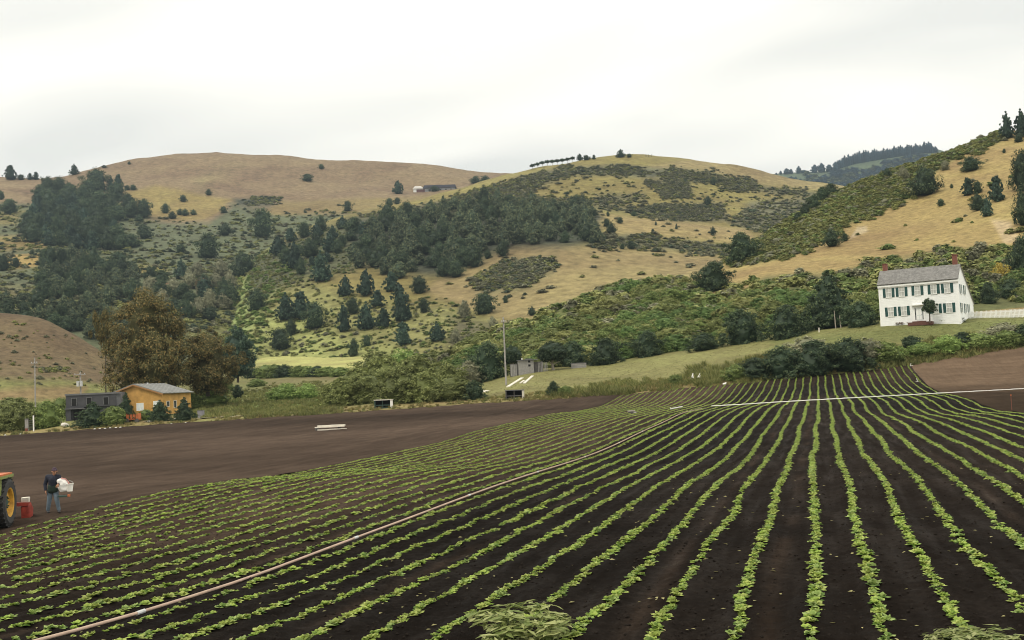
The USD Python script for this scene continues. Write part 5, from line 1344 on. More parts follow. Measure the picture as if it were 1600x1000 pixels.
# small tree before the door
sp = np.array([dx + 2.1, -2.4, 0])
rot = np.array([[math.cos(math.radians(rzH)), -math.sin(math.radians(rzH))], [math.sin(math.radians(rzH)), math.cos(math.radians(rzH))]])
def on_house(x, y, z=0):
    q = rot @ np.array([x, y])
    return np.array([pL[0] + q[0], pL[1] + q[1], pL[2] + z])
q = on_house(*sp)
st = thing('garden_tree', 'small bushy tree on a bare stem by the house door', 'tree', q + [0, 0, -.1])
vv, ff = crown(333, [(.42, .25), (.52, .45), (.7, .5), (.85, .4), (1, .15)], 90, 34, .11, .07, core=.6, lump=.35)
part(st, 'crown', (vv * [2.4, 2.4, 3.6], ff), F_OAK)
tr = trunk_mesh(333, .6, .045, 5); tr.apply_scale([2.4, 2.4, 3.6]); part(st, 'trunk', tr, M_BARK)

# picket fence, running right from the gable
fa, fb_ = at(1510, 497.5, 182.5), at(1606, 492.5, 181)
fd = fb_ - fa
L = float(np.hypot(fd[0], fd[1]))
fence = thing('picket_fence', 'white picket fence running right from the white house', 'fence', fa, math.degrees(math.atan2(fd[1], fd[0])))
slope = fd[2] / L
npk = int(L / .2)
for k in range(npk):
    x = k * .2
    z = slope * x + .03 * math.sin(k * 1.7)
    part(fence, 'picket', prism([(x, z - .3), (x + .135, z - .3), (x + .135, z + 1.02), (x + .067, z + 1.12), (x, z + 1.02)], .025), M_TRIM)
for z0 in (.15, .75):
    part(fence, 'rail', prism([(0, z0), (L, z0 + slope * L), (L, z0 + .09 + slope * L), (0, z0 + .09)], .05).apply_translation([0, .028, 0]), M_TRIM)
for k in range(0, int(L / 2.4) + 1):
    x = k * 2.4
    part(fence, 'fence_post', box(x, x + .1, .08, .18, slope * x - .3, slope * x + 1.1), M_TRIM)

# --- the yellow house
YB = 196.0
c0 = at(254.5, 655, YB)                       # front corner between gable and right wall
gdir = RD * math.cos(math.radians(160)) + HD * math.sin(math.radians(160))    # along the gable, to the left and toward us
sdir = RD * math.cos(math.radians(40)) + HD * math.sin(math.radians(40))
rzY = math.degrees(math.atan2(-gdir[1], -gdir[0]))
# local frame: x along the gable left to right (ends at 0), y away along the side wall
GWd, SDp, YE, YR = 12.1, 8.2, 4.7, 6.45
yh = thing('yellow_house', 'ochre yellow house with a grey metal roof below the big brown tree', 'house', c0, rzY)
gp = [(-GWd, -1), (0, -1), (0, YE), (-GWd / 2, YR), (-GWd, YE)]
yw = prism(gp, SDp)
part(yh, 'wall', yw, M_YELLOW)
def roof_side(x0, z0, x1, z1, y0, y1, th):
    d = np.array([x1 - x0, z1 - z0]); d /= np.linalg.norm(d); n = np.array([-d[1], d[0]])
    if n[1] < 0: n = -n
    return prism([(x0, z0), (x1, z1), (x1 + n[0] * th, z1 + n[1] * th), (x0 + n[0] * th, z0 + n[1] * th)], y1 - y0).apply_translation([0, y0, 0])
sl = (YR - YE) / (GWd / 2)
rf = part(yh, 'roof', roof_side(.45, YE - .45 * sl + .02, -GWd / 2, YR + .02, -.4, SDp + .4, .13), M_METALROOF)
part(yh, 'roof', roof_side(-GWd / 2, YR + .02, -GWd - .45, YE - .45 * sl + .02, -.4, SDp + .4, .13), M_METALROOF)
for k in range(9):      # standing seams
    y = -.35 + k * (SDp + .7) / 8.3
    part(rf, 'roof_seam', roof_side(.45, YE - .45 * sl + .155, -GWd / 2, YR + .155, y, y + .05, .05), M_METALROOF)
part(rf, 'roof_vent', trimesh.creation.cylinder(.14, .5).apply_translation([-GWd / 2 + .5, 3.0, YR + .05]), M_STEEL)
M_BARGE = paint('brown_barge_board', (.30, .15, .05), .7, .2, 3)
part(yh, 'barge_board', cat(roof_side(.45, YE - .45 * sl - .22, -GWd / 2, YR - .22, -.43, -.402, .23), roof_side(-GWd / 2, YR - .22, -GWd - .45, YE - .45 * sl - .22, -.43, -.402, .23)), M_BARGE)
for x, z, w, h in ((-5.6, 1.75, 1.4, 1.25), (-1.9, 1.95, 1.3, 1.3)):
    wn = part(yh, 'window', cat(box(x - .08, x, -.05, -.003, z - .08, z + h + .08), box(x + w, x + w + .08, -.05, -.003, z - .08, z + h + .08), box(x, x + w, -.05, -.003, z + h, z + h + .08), box(x, x + w, -.05, -.003, z - .08, z)), M_TRIM)
    part(wn, 'pane', box(x, x + w, -.025, -.003, z, z + h), paint('bright_curtained_pane_%d' % int(abs(x) * 10), (.62, .66, .66), .2, .12, 1.5))
    part(wn, 'glazing_bar', box(x + w / 2 - .03, x + w / 2 + .03, -.045, -.026, z, z + h), M_TRIM)
for y, z, w, h in ((1.2, 2.3, .7, .85), (3.2, 2.0, .7, 1.2), (6.0, 2.2, .9, 1.0)):
    wn = part(yh, 'window', cat(box(.003, .05, y - .09, y, z - .09, z + h + .09), box(.003, .05, y + w, y + w + .09, z - .09, z + h + .09), box(.003, .05, y, y + w, z + h, z + h + .09), box(.003, .05, y, y + w, z - .09, z)), M_PALE)
    part(wn, 'pane', box(.003, .02, y, y + w, z, z + h), M_DARKGLASS)
for x0, y0 in ((-.1, -.03), (-.03, SDp - .15)):
    part(yh, 'corner_board', box(x0, .035, y0, y0 + .18, -.5, YE - .3), M_YELLOW)

# --- the dark grey building
d0 = at(102.5, 663, 194)
dg = thing('grey_building', 'dark grey flat roofed building with black window holes beside the yellow house', 'building', d0, math.degrees(math.atan2(RD[1], RD[0])) + 4)
DW, DD, DH = 9.3, 4.4, 5.35
part(dg, 'wall', cat(box(0, DW, .6, DD, -1, DH), box(0, 3.2, .02, .6, 2.75, 2.95)), M_DKGREY)
part(dg, 'pillar', box(0, .9, .1, .598, -1, 2.745), M_DKGREY)
part(dg, 'front_panel', box(0.003, DW - .5, .3, .598, 2.955, DH - .3), M_DKGREY)
part(dg, 'parapet', box(-.12, DW + .12, .2, DD + .12, DH - .297, DH), M_GREYTRIM)
part(dg, 'ledge', box(-.1, 3.4, -.1, .3, 2.62, 2.748), M_GREYTRIM)
part(dg, 'end_wall', box(DW - .497, DW + .3, .35, DD, -1, DH - .3), paint('mid_grey_wall', (.10, .10, .108), .8, .2, 1))
for x in (1.05, 3.7, 6.6):
    wn = part(dg, 'window', cat(box(x - .1, x, .24, .298, 3.2, 4.5), box(x + .8, x + .9, .24, .298, 3.2, 4.5), box(x - .1, x + .9, .24, .298, 4.5, 4.6)), M_GREYTRIM)
    part(wn, 'pane', box(x, x + .8, .27, .298, 3.2, 4.5), M_BLACK)
part(dg, 'opening', box(1.2, 3.3, .55, .597, -.6, 2.4), M_BLACK)

# --- grey shed at the top of the meadow
s0 = at(810.5, 584.5, 204)
rzS = math.degrees(math.atan2(RD[1], RD[0]))
sh = thing('grey_shed', 'small pale grey shed with two dark openings under the trees by the pole', 'shed', s0, rzS + 3)
part(sh, 'front_wall', box(0, 2.9, 0, 2.4, -.4, 2.5), M_GREYWOOD)
for k in range(9):
    part(sh, 'wall_board', box(.02 + k * .32, .02 + k * .32 + .3, -.03, -.003, -.3, 2.46), M_GREYWOOD)
part(sh, 'roof', box(-.15, 3.7, -.25, 2.6, 2.503, 2.62), M_GREYTRIM)
for z in (1.35, 2.08):
    w_ = part(sh, 'opening', box(1.85, 2.3, -.055, -.033, z, z + .38), M_BLACK)
part(sh, 'side_wing', box(2.905, 4.6, .3, 2.2, -.4, 2.2), M_DKWOOD)
for k in range(7):
    part(sh, 'slat', box(3.7 + k * .27, 3.7 + k * .27 + .13, .18, .297, -.4, 2.0 - .05 * (k % 2)), M_GREYWOOD)
part(sh, 'left_wing', box(-1.5, -.005, .4, 2.0, -.4, 1.95), M_DKWOOD)
for k in range(4):
    part(sh, 'slat', box(-1.45 + k * .3, -1.2 + k * .3, .33, .397, -.4, 1.8), M_GREYWOOD)
part(sh, 'roof_vent', trimesh.creation.icosphere(2, .14).apply_translation([.75, .4, 2.78]), M_PVC)
part(sh, 'roof_rack', box(1.2, 2.6, .4, .5, 2.66, 2.82), M_GREYTRIM)
s1 = at(892.5, 578.5, 206)
gb = thing('grey_crate', 'low weathered grey wooden box at the top of the meadow', 'crate', s1, rzS - 2)
part(gb, 'body', box(.05, 2.85, .05, 1.2, -.3, 1.25), M_DKWOOD)
for k in range(5):
    part(gb, 'plank', box(0, 2.9, -.0, .047, -.28 + k * .31, .0 + k * .31), M_GREYWOOD)
    part(gb, 'plank', box(2.853, 2.9, .05, 1.2, -.28 + k * .31, .0 + k * .31), M_GREYWOOD)
part(gb, 'lid', box(-.05, 2.95, -.05, 1.25, 1.275, 1.34), M_GREYTRIM)

# --- open crates at the field edge
gnd = lambda u, v: meadow.locate(u, v)[0]
def open_crate(name, label, u, v, b, w, h, d, frame, body_m, side_m, rz=0):
    p = gnd(u, v)
    t = thing(name, label, 'crate', p, rzS + rz)
    part(t, 'back_panel', box(0, w, d - .06, d, .1, h - .1), M_BLACK)
    part(t, 'left_panel', box(0, .08, 0, d - .063, 0, h - .103), body_m)
    part(t, 'right_panel', box(w - .3, w, 0, d - .063, 0, h - .103), side_m)
    part(t, 'top_panel', box(-.06, w + .06, -.06, d + .05, h - .1, h), frame)
    part(t, 'floor_panel', box(.083, w - .303, .0, d - .063, .08, .2), body_m)
    for k in range(3):
        x = .083 + (w - .42) * k / 2
        part(t, 'upright', box(x, x + .09, .01, .1, .203, h - .103), body_m)
    part(t, 'rail', box(.083, w - .303, .102, .15, h * .35, h * .45), body_m)
    for x in (.05, w - .2):
        part(t, 'leg', box(x, x + .14, .05, .2, -.3, -.002), M_DKWOOD)
    return t
open_crate('field_crate', 'dark green open crate with a pale lid and white end before the wide thicket', 585, 639.5, 169, 2.75, 1.42, 1.3, M_PALE, M_DKGREEN, M_PVC)
open_crate('field_crate', 'black open crate with a grey lid at the field edge under the pole', 790, 625, 165, 2.8, 1.45, 1.3, M_GREYTRIM, M_DKWOOD, M_PALE, -2)

# --- utility poles
def pole(label, u, v, b, h, r=.15, arms=(), boxes=()):
    p = at(u, v, b)
    t = thing('utility_pole', label, 'utility pole', p, rzS)
    zz = np.linspace(-.6, h, 6)
    part(t, 'post', tube(np.c_[0 * zz, 0 * zz, zz], np.linspace(r, r * .68, 6), 10), M_POLE, smooth=40)
    for z, w in arms:
        ar = part(t, 'crossarm', box(-w / 2, w / 2, -r - .12, -r * .4, z, z + .13), M_POLE)
        for x in (-w / 2 + .12, 0, w / 2 - .12):
            part(ar, 'insulator', trimesh.creation.cylinder(.06, .2, sections=10).apply_translation([x, -r - .05, z + .235]), M_STEEL)
    for z, dx in boxes:
        bx = part(t, 'transformer', trimesh.creation.cylinder(.26, .95, sections=16).apply_translation([dx, -r - .3, z]), M_STEEL, smooth=40)
        part(bx, 'transformer_lid', trimesh.creation.cylinder(.28, .08, sections=16).apply_translation([dx, -r - .3, z + .52]), M_STEEL)
    return t
pole('tall bare utility pole at the foot of the meadow beside the grey shed', 791, 604, 188, 12.0, .17, arms=((11.1, .8),), boxes=())
pole('thin utility pole with a short crossarm in the left thicket', 56, 668, 203, 13.0, .15, arms=((11.9, 1.2),))
pole('utility pole carrying two grey transformers behind the dark grey building', 127, 657, 206, 9.2, .18, arms=((8.6, 2.1),), boxes=((6.9, -.3), (6.9, .32)))

# --- hilltop farmhouse
f0 = left_hill.locate(646, 300)[0]
mF = depth(f0) / F
fh = thing('hilltop_farmhouse', 'long low farmhouse with a dark roof on the far hill', 'house', f0 + [0, 0, -2], rzS + 3)
part(fh, 'wall', box(17 * mF, 66 * mF, 0, 9, -3, 2 + 4.0), paint('pale_farm_wall', (.35, .36, .38), .8, .1, .3))
part(fh, 'roof', prism([(15 * mF, 6), (68 * mF, 6), (66 * mF, 9.5), (17 * mF, 9.5)], 12).apply_translation([0, -1.5, 0]), paint('dark_blue_roof', (.055, .055, .075), .7, .2, .3))
part(fh, 'wing_wall', box(0, 15 * mF, -2, 6, -3, 5.6), M_WHITE)
part(fh, 'wing_roof', prism([(-1 * mF, 5.6), (16 * mF, 5.6), (12 * mF, 8.6), (3 * mF, 8.6)], 10).apply_translation([0, -3, 0]), M_PVC)
part(fh, 'dark_bay', box(5 * mF, 18 * mF, -2.6, -2.02, -2, 4.6), paint('dark_red_bay', (.10, .05, .05), .8, .2, .3))
for k in range(5):
    x = (24 + k * 8.5) * mF
    part(fh, 'window', box(x, x + 3.2 * mF, -.2, -.02, 1.8, 4.6), M_DARKGLASS)
plant('round_tree', 'round', 'tree', 'round tree growing against the hilltop farmhouse', 'L', 679, 299, 9, 14)
# three posts on the middle skyline
for k, u in enumerate((1009.5, 1013.5, 1018)):
    q = mid_hill.locate(u, 245)[0]
    top('skyline_post', tube([[q[0], q[1], q[2] - 1], [q[0], q[1], q[2] + 2.6]], [.3, .22], 6), M_DKWOOD, ['left post of three on the middle skyline', 'middle post of three on the middle skyline', 'right post of three on the middle skyline'][k], 'post')
# fence posts on the meadow edge
for k, (u, v) in enumerate(((1222, 526), (1242, 525), (1280, 519))):
    q = gnd(u, v)
    top('fence_post', cat(tube([[q[0], q[1], q[2] - .5], [q[0], q[1], q[2] + .8]], [.13, .12], 8)), M_PALE,
        ['left pale fence post on the meadow before the dark bushy tree', 'second pale fence post on the meadow before the dark bushy tree', 'pale fence post under the tall cypress'][k], 'post')

# --- pipes and odds and ends of the field
def field_pt(u, v):
    return on_field(u, v)
def row_x(k): return X_ROW + k * S_ROW
ys = np.concatenate([[6.0], np.arange(9, 104, 3.0)])
pipe = thing('irrigation_pipe', 'long pale irrigation pipe lying beside a crop row', 'pipe', (0, 0, 0))
px = row_x(-11.42)
wob = lambda y: px + .05 * np.sin(y * .13) + .03 * np.sin(y * .41 + 1)
for a in np.arange(7.0, 101.0, 9.0):
    yy = np.linspace(a, a + 9.0 - .05, 7)
    xx = wob(yy)
    zz = zfield(xx, yy) + .06
    sec = part(pipe, 'pipe_section', tube(np.c_[xx, yy, zz], .027, 9), M_ALU, smooth=True)
    e = a + 9.0
    part(sec, 'coupler', tube(np.c_[[wob(e - .12), wob(e + .1)], [e - .12, e + .1], [zfield(wob(e), e) + .06] * 2], .036, 9), M_STEEL, smooth=40)
# pipe across the rows
cross = thing('cross_pipe', 'white water pipe laid across the crop rows at the foot of the bank', 'pipe', (0, 0, 0))
uvc = [(1112, 637.5), (1160, 635), (1200, 632.3), (1260, 628.8), (1320, 625.5), (1380, 622.2), (1440, 619), (1500, 615.6), (1560, 612.4), (1640, 608)]
cpts = np.array([field_pt(u, v) for u, v in uvc]) + [0, 0, .2]
for a, b in zip(cpts[:-1], cpts[1:]):
    tt = np.linspace(0, .995, 5)[:, None]
    q = a + (b - a) * tt
    q[:, 2] = np.maximum(q[:, 2], zfield(q[:, 0], q[:, 1]) + .16)
    part(cross, 'pipe_section', tube(q, .042, 8), M_PVC, smooth=True)
    part(cross, 'coupler', tube([b - (b - a) * .008, b + (b - a) * .002], .06, 8), M_STEEL, smooth=40)
a, b = field_pt(1048, 642) + [0, 0, .2], field_pt(1066, 638.5) + [0, 0, .2]
top('pipe_stub', cat(tube([a, b], [.055, .055], 9), tube([a, a + [0, 0, .12]], [.04, .04], 8)), M_PVC, 'short white pipe end lying in the rows left of the cross pipe', 'pipe')
a = field_pt(982, 646.5)
vb = thing('valve_box', 'small dark valve box with a pale top among the far rows', 'valve box', a, rzS)
part(vb, 'body', box(0, .5, 0, .35, 0, .22), M_DKWOOD); part(vb, 'lid', box(-.04, .62, -.04, .4, .223, .27), M_PALE); part(vb, 'outlet', tube([[.5, .15, .1], [.75, .15, .1]], .05, 8), M_PVC)
a = field_pt(1581, 640)
rs = thing('riser_stake', 'thin reddish stake standing at the edge of the right bare slope', 'stake', a)
part(rs, 'shaft', tube([[0, 0, -.2], [0, 0, 1.0]], .025, 7), M_BRICK); part(rs, 'cap', tube([[0, 0, 1.0], [0, 0, 1.1]], .045, 7), M_ORANGE)
a = field_pt(1422, 572)
es = thing('row_stake', 'white leaning stake at the far right corner of the crop', 'stake', a)
part(es, 'shaft', tube([[0, 0, -.1], [.15, 0, .42]], .03, 7), M_PVC); part(es, 'foot', box(-.05, .4, -.04, .04, .0, .05), M_PVC)
a = field_pt(1434, 596)
es = thing('row_stake', 'white leaning stake half way down the right edge of the crop', 'stake', a)
part(es, 'shaft', tube([[0, 0, -.1], [-.12, 0, .4]], .03, 7), M_PVC); part(es, 'foot', box(-.25, .1, -.04, .04, .0, .05), M_PVC)
a = field_pt(1132, 601)
top('field_bag', cat(trimesh.creation.icosphere(2, .2).apply_scale([1.3, 1, .8]).apply_translation(a + [0, 0, .1]), trimesh.creation.icosphere(1, .1).apply_translation(a + [.2, 0, .25])), M_SACK, 'small crumpled white bag at the top end of the rows', 'bag', smooth=True)
def sack(label, u, v, b, w, h, lean):
    p = gnd(u, v) + [0, 0, .1]
    t = thing('white_sack', label, 'sack', p)
    n = 14
    zz = np.linspace(0, 1, 9)
    rr = np.array([.8, 1.0, 1.0, .95, .85, .7, .5, .3, .34]) * w / 2
    ms = tube(np.c_[lean * zz ** 2, 0 * zz, zz * h], rr, 12)
    ms.vertices += (meshkit.noise(ms.vertices * 6, 4)[:, None] - .5) * .07
    part(t, 'cloth', ms, M_SACK, smooth=True)
    part(t, 'tied_neck', tube([[lean, 0, h * .98], [lean * 1.1, 0, h * 1.12]], [w * .1, w * .2], 8), M_SACK, smooth=True)
sack('tall narrow white sack left in the hedge bank', 1082, 595.5, 162, .45, .95, .1)
sack('rounder white sack right in the hedge bank', 1093, 593, 162, .55, .7, .05)
a = gnd(1047, 607.5)
oc = thing('orange_marker', 'small orange marker in the grass at the end of the rows', 'marker', a, rzS)
part(oc, 'board', box(0, .8, 0, .05, -.05, .28), M_ORANGE); part(oc, 'stake', box(.3, .36, .053, .1, -.3, .4), M_PALE)
# bundle of pipes in the ploughed field
a = field_pt(493, 673)
pb = thing('pipe_bundle', 'stacked pale boards lying in the ploughed field on the left', 'board stack', a, rzS + 14)
part(pb, 'bearer', box(.05, .35, 0, 1.4, -.1, .28), M_DKWOOD)
part(pb, 'bearer', box(2.6, 2.85, .1, 1.4, -.1, .28), M_DKWOOD)
for k in range(4):
    part(pb, 'board', box(0, 3.2, k * .34, k * .34 + .3, .283, .37), M_PALE)
for k in range(2):
    part(pb, 'board', box(.3, 3.35, .55 + k * .4, .9 + k * .4, .373, .52), M_PALE)
part(pb, 'board', box(.2, 3.4, -.45, -.12, .0, .12), M_PALE)
# white boards on the mown meadow
def lying(name, label, a, b, w):
    a, b = np.array(a), np.array(b)
    n = 6
    t = np.linspace(0, 1, n)[:, None]
    q = a + (b - a) * t
    d = (b - a)[:2] / np.hypot(*(b - a)[:2]); s = np.array([-d[1], d[0]]) * w / 2
    v = []
    for p in q:
        for sg in (-1, 1):
            v += [[p[0] + sg * s[0], p[1] + sg * s[1], p[2] - .1], [p[0] + sg * s[0], p[1] + sg * s[1], p[2] + .14]]
    v = np.array(v); f = []
    for i in range(n - 1):
        o = 4 * i
        for c in ((0, 1, 5, 4), (2, 6, 7, 3), (1, 3, 7, 5)):
            x = [o + j for j in c]; f += [[x[0], x[1], x[2]], [x[0], x[2], x[3]]]
    f += [[0, 2, 3], [0, 3, 1], [4 * n - 4, 4 * n - 3, 4 * n - 1], [4 * n - 4, 4 * n - 1, 4 * n - 2]]
    top(name, (v, np.array(f)), M_PALE, label, 'board')
ml = lambda u, v: meadow.locate(u, v)[0]
lying('white_board', 'long white board lying down the meadow left below the grey shed', ml(793.5, 605), ml(816, 591), .55)
lying('white_board', 'long white board lying down the meadow right below the grey shed', ml(819, 599.5), ml(832, 588), .45)
lying('white_board', 'short white board between the two long ones on the meadow', ml(813, 599), ml(819, 595), .3)
lying('white_board', 'white board half hidden in the weeds at the end of the wide thicket', ml(749, 614.5), ml(760, 611), 1.2)
# bits around the yellow house
a = gnd(197, 661)
tr_ = thing('orange_cart', 'rusty orange wooden cart frame on the verge before the yellow house', 'cart', a, rzS)
part(tr_, 'bed', box(0, 2.1, 0, 1.2, .45, .6), M_ORANGE)
for x in (0, 1.95): part(tr_, 'end_board', box(x, x + .12, 0, 1.2, .603, 1.55), M_ORANGE)
for k in range(4): part(tr_, 'side_slat', box(.15 + k * .48, .5 + k * .48, -.04, -.002, .62, 1.35), M_ORANGE)
for x in (.2, 1.8):
    part(tr_, 'wheel', trimesh.creation.cylinder(.35, .1, sections=16).apply_transform(trimesh.transformations.rotation_matrix(math.pi / 2, [1, 0, 0])).apply_translation([x, -.09, .32]), M_DKWOOD)
for k, (u, v, r, lab) in enumerate(((101, 666, .55, 'large pale boulder beside the dark grey building'), (88, 664, .4, 'pale stone left of the large boulder'), (181, 661, .35, 'small pale stone on the verge right of the dark spreading shrub'), (234, 659.5, .3, 'small pale stone on the verge under the yellow gable'), (275, 656.5, .35, 'pale stone at the foot of the yellow side wall'))):
    ic = trimesh.creation.icosphere(2)
    vv = ic.vertices * (.7 + .6 * meshkit.noise(ic.vertices * 1.3 + k * 7, k)[:, None]) * [1.2, 1, .75] * r
    q = gnd(u, v)
    top('boulder', (vv + q + [0, 0, r * .3], ic.faces), M_ROCK, lab, 'boulder', smooth=True)
a = gnd(84, 664)
pt = thing('garden_table', 'small white topped table behind the pale stones', 'table', a, rzS)
part(pt, 'table_top', box(0, 1.1, 0, .8, .9, .98), M_PVC)
for x, y in ((.05, .05), (1.0, .05), (.05, .7), (1.0, .7)): part(pt, 'leg', box(x, x + .06, y, y + .06, -.2, .897), M_DKWOOD)
a = gnd(308.5, 653)
ub = thing('utility_box', 'grey upright utility box right of the yellow house', 'utility box', a, rzS)
part(ub, 'body', box(0, 1.0, 0, .6, -.2, 1.15), paint('lilac_grey_metal', (.20, .19, .22), .6, .1, 2)); part(ub, 'lid', box(-.04, 1.04, -.04, .64, 1.153, 1.22), M_GREYTRIM); part(ub, 'door', box(.1, .9, -.03, -.003, .0, 1.05), paint('lilac_grey_door', (.23, .22, .25), .6, .1, 2))
a = gnd(39, 674)
gs = thing('gate_post', 'pale grey board post of the gate in the left thicket', 'gate post', a, rzS)
part(gs, 'post', box(0, .55, 0, .14, -.4, 2.0), M_GREYWOOD); part(gs, 'cap', box(-.05, .6, -.05, .19, 2.003, 2.08), M_GREYTRIM); part(gs, 'red_base', box(.02, .5, -.06, -.003, -.3, .5), M_BRICK)
a = gnd(51.5, 674)
gs = thing('gate_post', 'white slatted gate post right of the grey board post', 'gate post', a, rzS)
part(gs, 'post', box(0, .16, 0, .16, -.4, 2.6), M_PVC)
for k in range(5): part(gs, 'slat', box(-.75, -.01, .03, .08, .35 + k * .35, .45 + k * .35), M_DKWOOD)
# pale track along the verge and scraps on the field edge
for k, u in enumerate((8, 32, 148, 156, 164, 172, 181, 188, 268, 290)):
    v = np.interp(u, [0, 120, 250, 375], [680.5, 672.5, 663.3, 655.3]) + .3
    q = field_pt(u, v)
    ic = trimesh.creation.icosphere(1)
    top('plastic_scrap', (ic.vertices * [.2, .14, .06] * (.7 + .6 * meshkit.noise(ic.vertices * 2 + k, k)[:, None]) + q + [0, 0, .04], ic.faces), M_SACK, 'pale scrap lying on the edge of the ploughed field', 'scrap', group='pale scraps along the ploughed field edge')
tu = [(225, 659.2), (300, 655.2), (400, 649.2), (470, 644.5), (530, 641)]
tp = np.array([at(u, v, b) for (u, v), b in zip(tu, (184, 183, 180.5, 178, 176))])
v_ = []
for p in tp:
    g_ = meadow.locate(*[float(c) for c in project(p)])[0]
    for o in (-1.0, 1.0):
        v_.append([g_[0] + HD[0] * o, g_[1] + HD[1] * o, g_[2] + .12])
v_ = np.array(v_); f_ = []
for i in range(len(tp) - 1):
    o = 2 * i; f_ += [[o, o + 2, o + 3], [o, o + 3, o + 1]]
top('farm_track', (v_, np.array(f_)), paint('pale_dirt_track', (.46, .40, .30), .95, .2, .8), 'pale dirt farm track along the verge right of the yellow house', 'path', kind='structure')

# ------------------------------------------------------------------ tractor at the left frame edge
TB = 41.0
t0 = on_field(-32, 825)
trc = thing('tractor', 'yellow wheeled farm tractor cut by the left frame edge', 'tractor', t0, rzS - 80)
# local: x forward (away from viewer, a little left), y to the left, z up; right rear wheel at y = -0.8
def wheel(par, x, y, r, w, seed):
    zz = trimesh.transformations.rotation_matrix(math.pi / 2, [1, 0, 0])
    prof_ = [(r * .62, -w * .46), (r * .86, -w * .5), (r * .97, -w * .38), (r, 0), (r * .97, w * .38), (r * .86, w * .5), (r * .62, w * .46)]
    ty = trimesh.creation.revolve(np.array(prof_ + [prof_[0]]), sections=40)
    ty.apply_transform(zz); ty.apply_translation([x, y, r])
    tyre = part(par, 'tyre', ty, M_TYRE)
    lugs = []
    for k in range(26):
        for sgn in (-1, 1):
            b = box(-.035, .035, 0, w * .46, -.02, .035)
            b.apply_transform(trimesh.transformations.rotation_matrix(sgn * .5, [0, 0, 1]))
            if sgn < 0: b.apply_translation([0, -w * .42, 0])
            b.apply_translation([0, 0, r])
            b.apply_transform(trimesh.transformations.rotation_matrix((k + .5 * (sgn > 0)) * 2 * math.pi / 26, [0, 1, 0]))
            b.apply_translation([x, y, r])
            lugs.append(b)
    part(tyre, 'tread_lugs', cat(*lugs), M_TYRE)
    rim = trimesh.creation.revolve(np.array([(0, -.05), (r * .2, -.05), (r * .28, -.1), (r * .5, -.06), (r * .56, -w * .40), (r * .64, -w * .46), (r * .64, w * .46), (r * .56, w * .4), (r * .5, .06), (0, .05)]), sections=32)
    rim.apply_transform(zz); rim.apply_translation([x, y, r])
    rm = part(par, 'rim', rim, M_YEL, smooth=35)
    hub = [trimesh.creation.cylinder(r * .14, .2, sections=16).apply_transform(zz).apply_translation([x, y, r])]
    for k in range(8):
        a = k * math.pi / 4
        hub.append(trimesh.creation.cylinder(.025, .26, sections=6).apply_transform(zz).apply_translation([x + r * .22 * math.cos(a), y, r + r * .22 * math.sin(a)]))
    part(rm, 'hub', cat(*hub), M_DKGREEN)
wheel(trc, 0, -.85, .86, .46, 1)
wheel(trc, 0, .85, .86, .46, 2)
wheel(trc, 2.3, -.75, .5, .26, 3)
wheel(trc, 2.3, .75, .5, .26, 4)
part(trc, 'axle', cat(trimesh.creation.cylinder(.14, 1.6, sections=12).apply_transform(trimesh.transformations.rotation_matrix(math.pi / 2, [1, 0, 0])).apply_translation([0, 0, .86]), box(-.35, .5, -.3, .3, .55, 1.15), box(.5, 2.6, -.22, .22, .6, .95), box(2.2, 2.4, -.7, .7, .42, .56)), M_DKGREEN)
part(trc, 'hood', m3.Manifold.batch_hull([m3.Manifold.sphere(.12, 12).translate((x, y, z)) for x in (.85, 2.65) for y in (-.26, .26) for z in (1.0, 1.45)]), M_GREENP, smooth=40)
for s_ in (-1, 1):
    fd_ = []
    for k in range(7):
        a0, a1 = math.radians(20 + k * 20), math.radians(40 + k * 20)
        r_ = 1.0
        fd_.append([(r_ * math.cos(a0), .86 + r_ * math.sin(a0)), (r_ * math.cos(a1), .86 + r_ * math.sin(a1)), ((r_ + .05) * math.cos(a1), .86 + (r_ + .05) * math.sin(a1)), ((r_ + .05) * math.cos(a0), .86 + (r_ + .05) * math.sin(a0))])
    part(trc, 'fender', cat(*[prism(p, .22).apply_translation([0, s_ * .62 - .11, 0]) for p in fd_]), M_GREENP)
seat_ = part(trc, 'seat', cat(box(-.25, .2, -.24, .24, 1.2, 1.32), box(-.33, -.26, -.24, .24, 1.33, 1.75)), M_YEL)
part(trc, 'steering_wheel', trimesh.creation.torus(.19, .02).apply_translation([.62, 0, 1.62]), M_TYRE)
part(trc, 'steering_column', tube([[.9, 0, 1.2], [.62, 0, 1.62]], .03, 8), M_DKGREEN)
part(trc, 'exhaust', tube([[1.9, .15, 1.4], [1.9, .15, 2.3]], .04, 10), M_TYRE)
# canopy frame: four posts, a rim of two colours
for x in (-.62, .75):
    for y in (-.92, .92):
        part(trc, 'canopy_post', box(x - .04, x + .04, y - .04, y + .04, 1.05, 1.74), M_GREENP)
part(trc, 'canopy_rim', cat(box(-.7, .85, -1.0, -.9, 1.742, 1.84), box(-.7, .85, .9, 1.0, 1.742, 1.84), box(.75, .85, -.897, .897, 1.742, 1.84), box(-.7, -.6, -.897, .897, 1.742, 1.84)), M_GREENP)
part(trc, 'canopy_roof', box(-.66, .81, -.96, .96, 1.843, 1.9), M_ORANGE)
